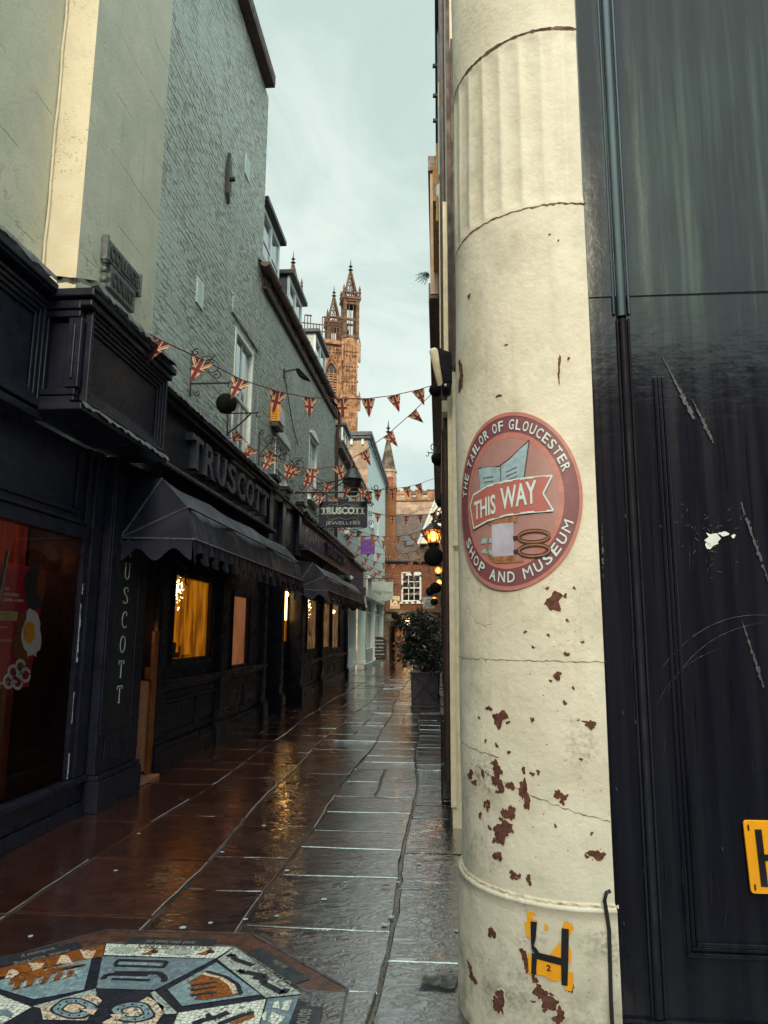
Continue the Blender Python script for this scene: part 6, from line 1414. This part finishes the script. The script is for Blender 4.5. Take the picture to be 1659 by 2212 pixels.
# ------------------------------------------------------------------ planters, bin, litter
def planter(name_label, bush_label, x0, x1, Y, top, seed, bw, bh, nleaf, z0=0):
    cx = (x0+x1)/2; w_ = x1-x0; t = thing('planter', name_label, 'planter', (cx, Y+w_/2, 0), 'planters by the right wall')
    m = MB(); k = .02
    m.add([(x0+k, Y+k, 0), (x1-k, Y+k, 0), (x1-k, Y+w_-k, 0), (x0+k, Y+w_-k, 0), (x0, Y, top), (x1, Y, top), (x1, Y+w_, top), (x0, Y+w_, top)], [(0, 3, 2, 1), (0, 1, 5, 4), (1, 2, 6, 5), (2, 3, 7, 6), (3, 0, 4, 7)])
    m.box(x0-.02, x1+.02, Y-.02, Y+w_+.02, top, top+.035); m.box(x0-.005, x1+.005, Y-.005, Y+w_+.005, 0, .05)
    m.build('tub', 'dark paint', t, bevel=.006)
    m = MB(); yy = Y-.006; zc = top*.6
    m.lathe((cx, yy+.0, zc), [(.02, 0)], 8); m.tube([(cx+.05*math.cos(a*.7854), yy, zc+.05*math.sin(a*.7854)) for a in range(9)], .008, 5)
    for sx in (-1, 1):
        for sz in (-1, 1): m.tube([(cx+sx*.05, yy+.004, zc+sz*.05), (cx+sx*w_*.42, yy+.004+.0, zc+sz*.26)], .005, 4)
    m.build('ring_handle', 'dark paint', t)
    b = thing('bush', bush_label, 'bush', (cx, Y+w_/2, top)); rr = random.Random(seed); m = MB()
    cen = Vector((cx-.04, Y+w_/2, top+bh*.48)); stems = MB()
    clumps = []
    for i in range(34):
        v = Vector((rr.gauss(0, 1), rr.gauss(0, 1), rr.gauss(0, 1))).normalized()*rr.uniform(.35, 1.0)
        clumps.append((cen+Vector((v.x*bw*.5, v.y*bw*.45, v.z*bh*.52)), rr.uniform(.10, .20), rr.uniform(.45, 1.6)))
    for c_, r_, br_ in clumps:
        stems.tube([(cx, Y+w_/2, top-.05), Vector((cx, Y+w_/2, top)).lerp(c_, .5)+Vector((rr.gauss(0, .03), 0, .05)), c_], [.014, .009, .004], 5)
    for i in range(nleaf):
        c_, r_, br_ = rr.choice(clumps); v = Vector((rr.gauss(0, 1), rr.gauss(0, 1), rr.gauss(0, 1))).normalized()*r_*rr.random()**.5*1.15; p_ = c_+v
        if p_.z < top-.12: continue
        d_ = (v.normalized()+Vector((rr.gauss(0, .5), rr.gauss(0, .5), rr.gauss(-.2, .4)))).normalized(); s_ = d_.cross(Vector((rr.gauss(0, 1), rr.gauss(0, 1), rr.gauss(0, 1)))).normalized(); n_ = d_.cross(s_); L = rr.uniform(.05, .095); W_ = L*.27
        k = br_*rr.uniform(.6, 1.4); cl_ = (k, k, k)
        m.poly([p_, p_+d_*L*.45+s_*W_-n_*.006, p_+d_*L, p_+d_*L*.45-s_*W_-n_*.006], 0, cl_)
    m.build('leaves', 'leaf', b); stems.build('stems', 'frame timber', b)
planter('square black planter with ring ornament holding the tall bush', 'tall dark glossy bush spreading from the nearer black planter', -.575, -.015, 14.7, .68, 3, 1.02, 1.25, 4600)
planter('second black planter half hidden behind the first', 'lower dark bush behind the tall one, against the right wall', -.42, .02, 17.2, .6, 5, .8, .8, 1500)
# litter bin
BN = thing('litter_bin', 'narrow black bin with grey worm painting behind the cream corner', 'bin', (.12, 6.9, 0))
xb = P(951, 1640, Y=6.7).x
m = MB(); m.box(xb+.006, xb+.42, 6.7, 7.15, .03, .72); m.box(xb, xb+.43, 6.68, 7.17, .724, .78); m.box(xb+.015, xb+.41, 6.72, 7.13, 0, .028); m.build('body', 'dark paint', BN, bevel=.012)
m = MB(); m.tube([(xb+.08, 6.72, .78), (xb+.06, 6.72, .92), (xb+.10, 6.72, 1.04)], .010, 6); m.build('handle', 'lead', BN)
m = MB(); w0 = P(963, 1600, Y=6.69)
wl = [P(953, 1652, Y=6.695), P(958, 1651, Y=6.695), P(963, 1646, Y=6.695), P(967, 1634, Y=6.695), P(965, 1615, Y=6.695), P(968, 1604, Y=6.695)]
m.tube(wl, [.006, .010, .013, .014, .015, .021], 8); wm = m.build('painted_worm', 'worm grey', BN, smooth=True)
m = MB(); m.ball(P(964, 1598, Y=6.68), .008, 8); m.ball(P(969, 1597, Y=6.68), .008, 8); m.build('eyes', 'menu white', wm)
# clear plastic bag scrap
gq = lambda x, y, z=.006: P(x, y, Z=z)
m = MB(); rr = random.Random(9); N = 5
A0, A1, A2, A3 = gq(902, 2128), gq(917, 2095), gq(990, 2098), gq(982, 2135)
for i in range(N+1):
    for k in range(N+1):
        u_, v_ = i/N, k/N; p_ = A0.lerp(A3, u_).lerp(A1.lerp(A2, u_), v_); m.v.append(p_+Vector((rr.gauss(0, .006), rr.gauss(0, .006), abs(rr.gauss(0, .005))+.002)))
for i in range(N):
    for k in range(N): m.f.append((i*(N+1)+k, (i+1)*(N+1)+k, (i+1)*(N+1)+k+1, i*(N+1)+k+1)); m.m.append(0); m.c.append(None)
tag(m.build('plastic_bag', 'bag film', off=gq(945, 2115)), 'crumpled clear plastic bag on the wet slabs by the column foot', 'litter')
m = MB(); rr = random.Random(4)
for (x, y) in ((66,2022),(455,1993),(830,1996),(598,1978),(1008-20,2010),(1010-15,1990),(868,1770),(845,1980),(570,1783),(830-300,1985),(700,1942),(300,1800),(480,1840),(395,2003),(620,1880),(745,1905),(250,1880),(905,1865),(860,1905)):
    p_ = gq(x, y, .004); r_ = .010+.007*rr.random(); m.poly([p_+Vector((r_*(1+.3*rr.random())*math.cos(i*.7), r_*(1+.3*rr.random())*math.sin(i*.7), 0)) for i in range(9)])
o = m.build('chewing_gum', 'gum'); o['kind'] = 'stuff'; tag(o, 'pale flattened chewing gum spots on the wet paving', 'gum spots')
m = MB(); p_ = gq(832, 1914, .008); m.poly([p_+Vector((-.035, 0, 0)), p_+Vector((0, -.012, .008)), p_+Vector((.04, .004, .002)), p_+Vector((.005, .016, .006))]); tag(m.build('fallen_leaf', 'bare red', off=p_), 'single reddish fallen leaf lying on a bright wet slab', 'leaf')

# ------------------------------------------------------------------ octagonal floor mosaic (positions measured on the paving)
def GP(x, y, z=.004): return P(x/2.160, 1975+y/2.160, Z=z)
MO = thing('floor_mosaic', 'octagonal mosaic set in the paving with horseshoes, comb, bell and trade name plates', 'mosaic', tuple(GP(520, 620)))
# octagon from two measured corners: GP(490,135) and GP(1085,150), continued regularly
Pa, Pb = GP(490, 135), GP(1085, 150); sd_ = (Pb-Pa); side = sd_.length; du = sd_.normalized(); dn = Vector((du.y, -du.x, 0)); ap_ = side/2/math.tan(math.pi/8); OC = (Pa+Pb)/2+dn*ap_; OR = side/2/math.sin(math.pi/8)
base_a = math.atan2((Pb-OC).y, (Pb-OC).x)
octp = lambda r, z: [OC+Vector((r*OR*math.cos(base_a-math.pi/4*i), r*OR*math.sin(base_a-math.pi/4*i), z-OC.z)) for i in range(8)]
m = MB(); o1, o2 = octp(1.20, .004), octp(1.0, .004); m.add(o1+o2, [(i, (i+1) % 8, 8+(i+1) % 8, 8+i) for i in range(8)]); m.build('kerb_slabs', 'mosaic kerb', MO)
m = MB(); o3, o4 = octp(1.205, .0065), octp(1.19, .0065); m.add(o3+o4, [(i, (i+1) % 8, 8+(i+1) % 8, 8+i) for i in range(8)]); o3, o4 = octp(1.012, .0065), octp(.995, .0065); m.add(o3+o4, [(i, (i+1) % 8, 8+(i+1) % 8, 8+i) for i in range(8)]); m.build('brass_edge', 'lead', MO)
m = MB(); m.poly(octp(.995, .005)); m.build('field', 'tessera black', MO)
# mapping from crop pixels (measured) to the octagon plane
def gpoly(m, pts, mi, z): m.poly([GP(x, y, z) for x, y in pts], mi)
tm = ['tessera white', 'tessera blue', 'tessera slate', 'tessera brown', 'tessera cream', 'tessera grey', 'tessera black', 'tessera pale']
W_, BL, SL, BR, CRM, GR, BK, PL = range(8)
m = MB()
for q, mi in (([(-60, 268), (490, 138), (480, 196), (-60, 306)], BR), ([(-60, 322), (428, 203), (392, 352), (160, 396), (-60, 330)], BL), ([(497, 137), (1088, 152), (1006, 206), (484, 190)], W_), ([(478, 196), (1000, 209), (722, 353), (450, 345)], SL), ([(1095, 153), (1408, 372), (1240, 388), (1016, 210)], GR), ([(1010, 224), (1214, 374), (850, 428), (782, 350)], BL), ([(832, 460), (1240, 396), (1196, 560), (790, 560)], W_), ([(1250, 394), (1396, 380), (1330, 560), (1200, 560)], SL), ([(-60, 380), (0, 376), (146, 432), (-20, 530)], W_), ([(150, 430), (445, 347), (452, 372), (190, 438)], GR), ([(700, 365), (722, 358), (830, 462), (768, 466)], GR), ([(478, 505), (690, 384), (764, 428), (760, 466), (690, 560), (520, 560)], CRM), ([(188, 432), (440, 372), (476, 402), (402, 495), (200, 490)], CRM)): gpoly(m, q, mi, .008)
m.build('panels', tm, MO)
m = MB()
for (x, y, fl_) in ((60, 283, 1), (168, 240, 0), (300, 216, 1), (410, 182, 0)):
    s = 1 if fl_ else -1; gpoly(m, [(x-38, y+18*s), (x-18, y-22*s), (x, y-27*s), (x+20, y-20*s), (x+40, y+14*s), (x+14, y+10*s), (x, y+16*s), (x-16, y+11*s)], CRM, .0105)
for k, xx in enumerate((70, 130, 200, 260, 310)):
    gpoly(m, [(xx-32, 330-k*16), (xx+40, 306-k*16), (xx+92, 286-k*14), (xx+70, 262-k*8), (xx+96, 244-k*2), (xx+30, 268-k*8), (xx-20, 300-k*10)], BR, .0105+.0004*k)
    gpoly(m, [(xx-14, 352-k*14), (xx+18, 344-k*14), (xx+36, 300-k*10), (xx+12, 300-k*10)], BR, .0125); gpoly(m, [(xx+30, 342-k*14), (xx+50, 334-k*14), (xx+52, 308-k*12)], CRM, .0128)
for x in (575, 835):
    gpoly(m, [(x+70*math.cos(i*.524), 166+(x-575)*.03+15*math.sin(i*.524)) for i in range(12)], GR, .0105); gpoly(m, [(x+75, 184), (x+128, 188), (x+150, 168), (x+158, 158), (x+120, 148), (x+142, 162), (x+108, 178)], BR, .0112); gpoly(m, [(x+128, 166), (x+165, 168), (x+160, 178), (x+135, 180)], BK, .012)
def gline(m, pts, wd, mi, z):
    for a, b in zip(pts, pts[1:]):
        A_, B_ = GP(*a, z), GP(*b, z); d_ = (B_-A_).normalized(); n_ = Vector((-d_.y, d_.x, 0))*wd; m.poly([A_+n_, A_-n_, B_-n_, B_+n_], mi)
gline(m, [(550, 212), (780, 220), (765, 240)], .010, BK, .0105); gline(m, [(550, 212), (535, 238), (770, 246)], .008, BK, .0107); gline(m, [(478, 302), (500, 280), (690, 284)], .012, BK, .0106); gline(m, [(530, 272), (740, 272), (768, 292), (765, 312)], .014, BK, .0108); gline(m, [(520, 300), (700, 306)], .008, BK, .011)
for q in ([(560, 222), (755, 228), (740, 240), (548, 234)], [(520, 284), (700, 288), (690, 302), (515, 298)]): gpoly(m, q, BL, .0103)
gline(m, [(1060, 196), (1085, 186), (1095, 208), (1180, 238)], .014, BK, .0106); gline(m, [(1110, 268), (1128, 258), (1130, 276), (1150, 266)], .012, BK, .0107); gline(m, [(1145, 268), (1240, 288), (1225, 318), (1290, 350), (1320, 368), (1338, 346)], .016, BK, .0108); gline(m, [(1180, 292), (1225, 300)], .014, BK, .011)
gpoly(m, [(870, 320), (960, 268), (1040, 290), (1100, 325), (1122, 370), (1090, 378), (960, 398), (905, 396), (925, 378), (880, 372), (930, 350), (870, 346), (930, 330)], BR, .0105)
gline(m, [(950, 274), (1030, 292), (1080, 325), (1100, 368)], .014, CRM, .0112); gline(m, [(960, 266), (1050, 290), (1108, 326), (1124, 372)], .010, BK, .0115)
for yy in (330, 352, 376): gline(m, [(890, yy+2), (1010, yy-14)], .007, BK, .0114)
for cx, cy_, k in ((345, 438, 1), (620, 455, 1)):
    outer = [(cx+(-92+178*t), cy_) for t in (0, 1)]
    a0 = .35 if cx < 400 else 2.6
    for r0, mi, z in ((1.0, BK, .0104), (.88, BL, .0108), (.52, BK, .0112), (.42, CRM, .0116)):
        gpoly(m, [(cx+104*r0*math.cos(a0+.5+i*.26)*(1+.12*math.sin(i)), cy_+50*r0*math.sin(a0+.5+i*.26)) for i in range(22)]+([(cx+20*math.cos(a0), cy_+10*math.sin(a0))] if r0 < .5 else []), mi, z)
    for i in range(8): b_ = a0+.9+i*.6; p_ = (cx+74*math.cos(b_), cy_+35*math.sin(b_)); gpoly(m, [(p_[0]+6*math.cos(j), p_[1]+4*math.sin(j)) for j in range(6)], BK, .012)
    gpoly(m, [(cx+30*math.cos(a0), cy_+14*math.sin(a0)), (cx+112*math.cos(a0-.3), cy_+52*math.sin(a0-.3)), (cx+112*math.cos(a0+.3), cy_+52*math.sin(a0+.3))], CRM, .0122)
gline(m, [(900, 512), (960, 488), (1010, 480), (1065, 455)], .016, BK, .0106); gpoly(m, [(955, 468), (975, 458), (990, 470), (970, 480)], BK, .0108); gline(m, [(1020, 512), (1150, 462), (1185, 460)], .014, BK, .0109); gline(m, [(1080, 512), (1185, 470)], .012, BR, .0112)
for q in ([(1280, 408), (1300, 402), (1305, 440), (1270, 434)], [(1325, 404), (1362, 398), (1345, 450), (1310, 446)], [(1250, 500), (1270, 455), (1330, 480), (1290, 520)], [(1215, 470), (1245, 452), (1235, 500)]): gpoly(m, q, W_, .0105)
gpoly(m, [(-30, 452), (30, 440), (62, 462), (50, 482), (20, 470), (-30, 480)], SL, .0105)
m.build('motifs', tm, MO)
plates = (([(-10, 199), (356, 126), (388, 150), (-10, 247)], [('metal working', (175, 176), 290, 20), ('industry', (150, 200), 180, 18)]), ([(611, 103), (1012, 115), (996, 147), (585, 131)], [("GLOUCESTER'S", (815, 114), 300, 14), ('and the best of', (800, 130), 230, 12)]), ([(1157, 178), (1216, 152), (1450, 300), (1376, 325)], []), ([(1402, 430), (1510, 430), (1480, 560), (1360, 560)], []))
for q, tx in plates: m = MB(); gpoly(m, q, 0, .008); m.build('name_plate', 'nameplate', MO)
m = MB()
def plate_text(s, c, u, wd, h): u = Vector(u).normalized(); text(m, s, c, u, Vector((-u.y, u.x, 0)), wd, h, 0, .03)
# plates are read from the far side, so the lettering runs right to left as seen here
u1 = GP(0, 240, .0095)-GP(360, 150, .0095); plate_text('metal working', GP(190, 190, .0095), u1, u1.length*.72, .05); plate_text('industry', GP(170, 168, .0095)-Vector((0, 0, 0)), u1, u1.length*.45, .05)
u2 = GP(620, 118, .0095)-GP(1000, 130, .0095); plate_text("GLOUCESTER'S", GP(805, 142, .0095), u2, u2.length*.8, .055); plate_text('and the best of', GP(800, 122, .0095), u2, u2.length*.6, .04)
u3 = GP(1180, 170, .0095)-GP(1410, 310, .0095); plate_text('CATHEDRAL', GP(1275, 262, .0095), u3, u3.length*.8, .06); plate_text('to the', GP(1318, 228, .0095), u3, u3.length*.25, .035)
u4 = GP(1450, 440, .0095)-GP(1430, 512, .0095); plate_text('route', GP(1446, 485, .0095), u4, u4.length*1.2, .06)
m.build('plate_letters', 'nameplate letter', MO)
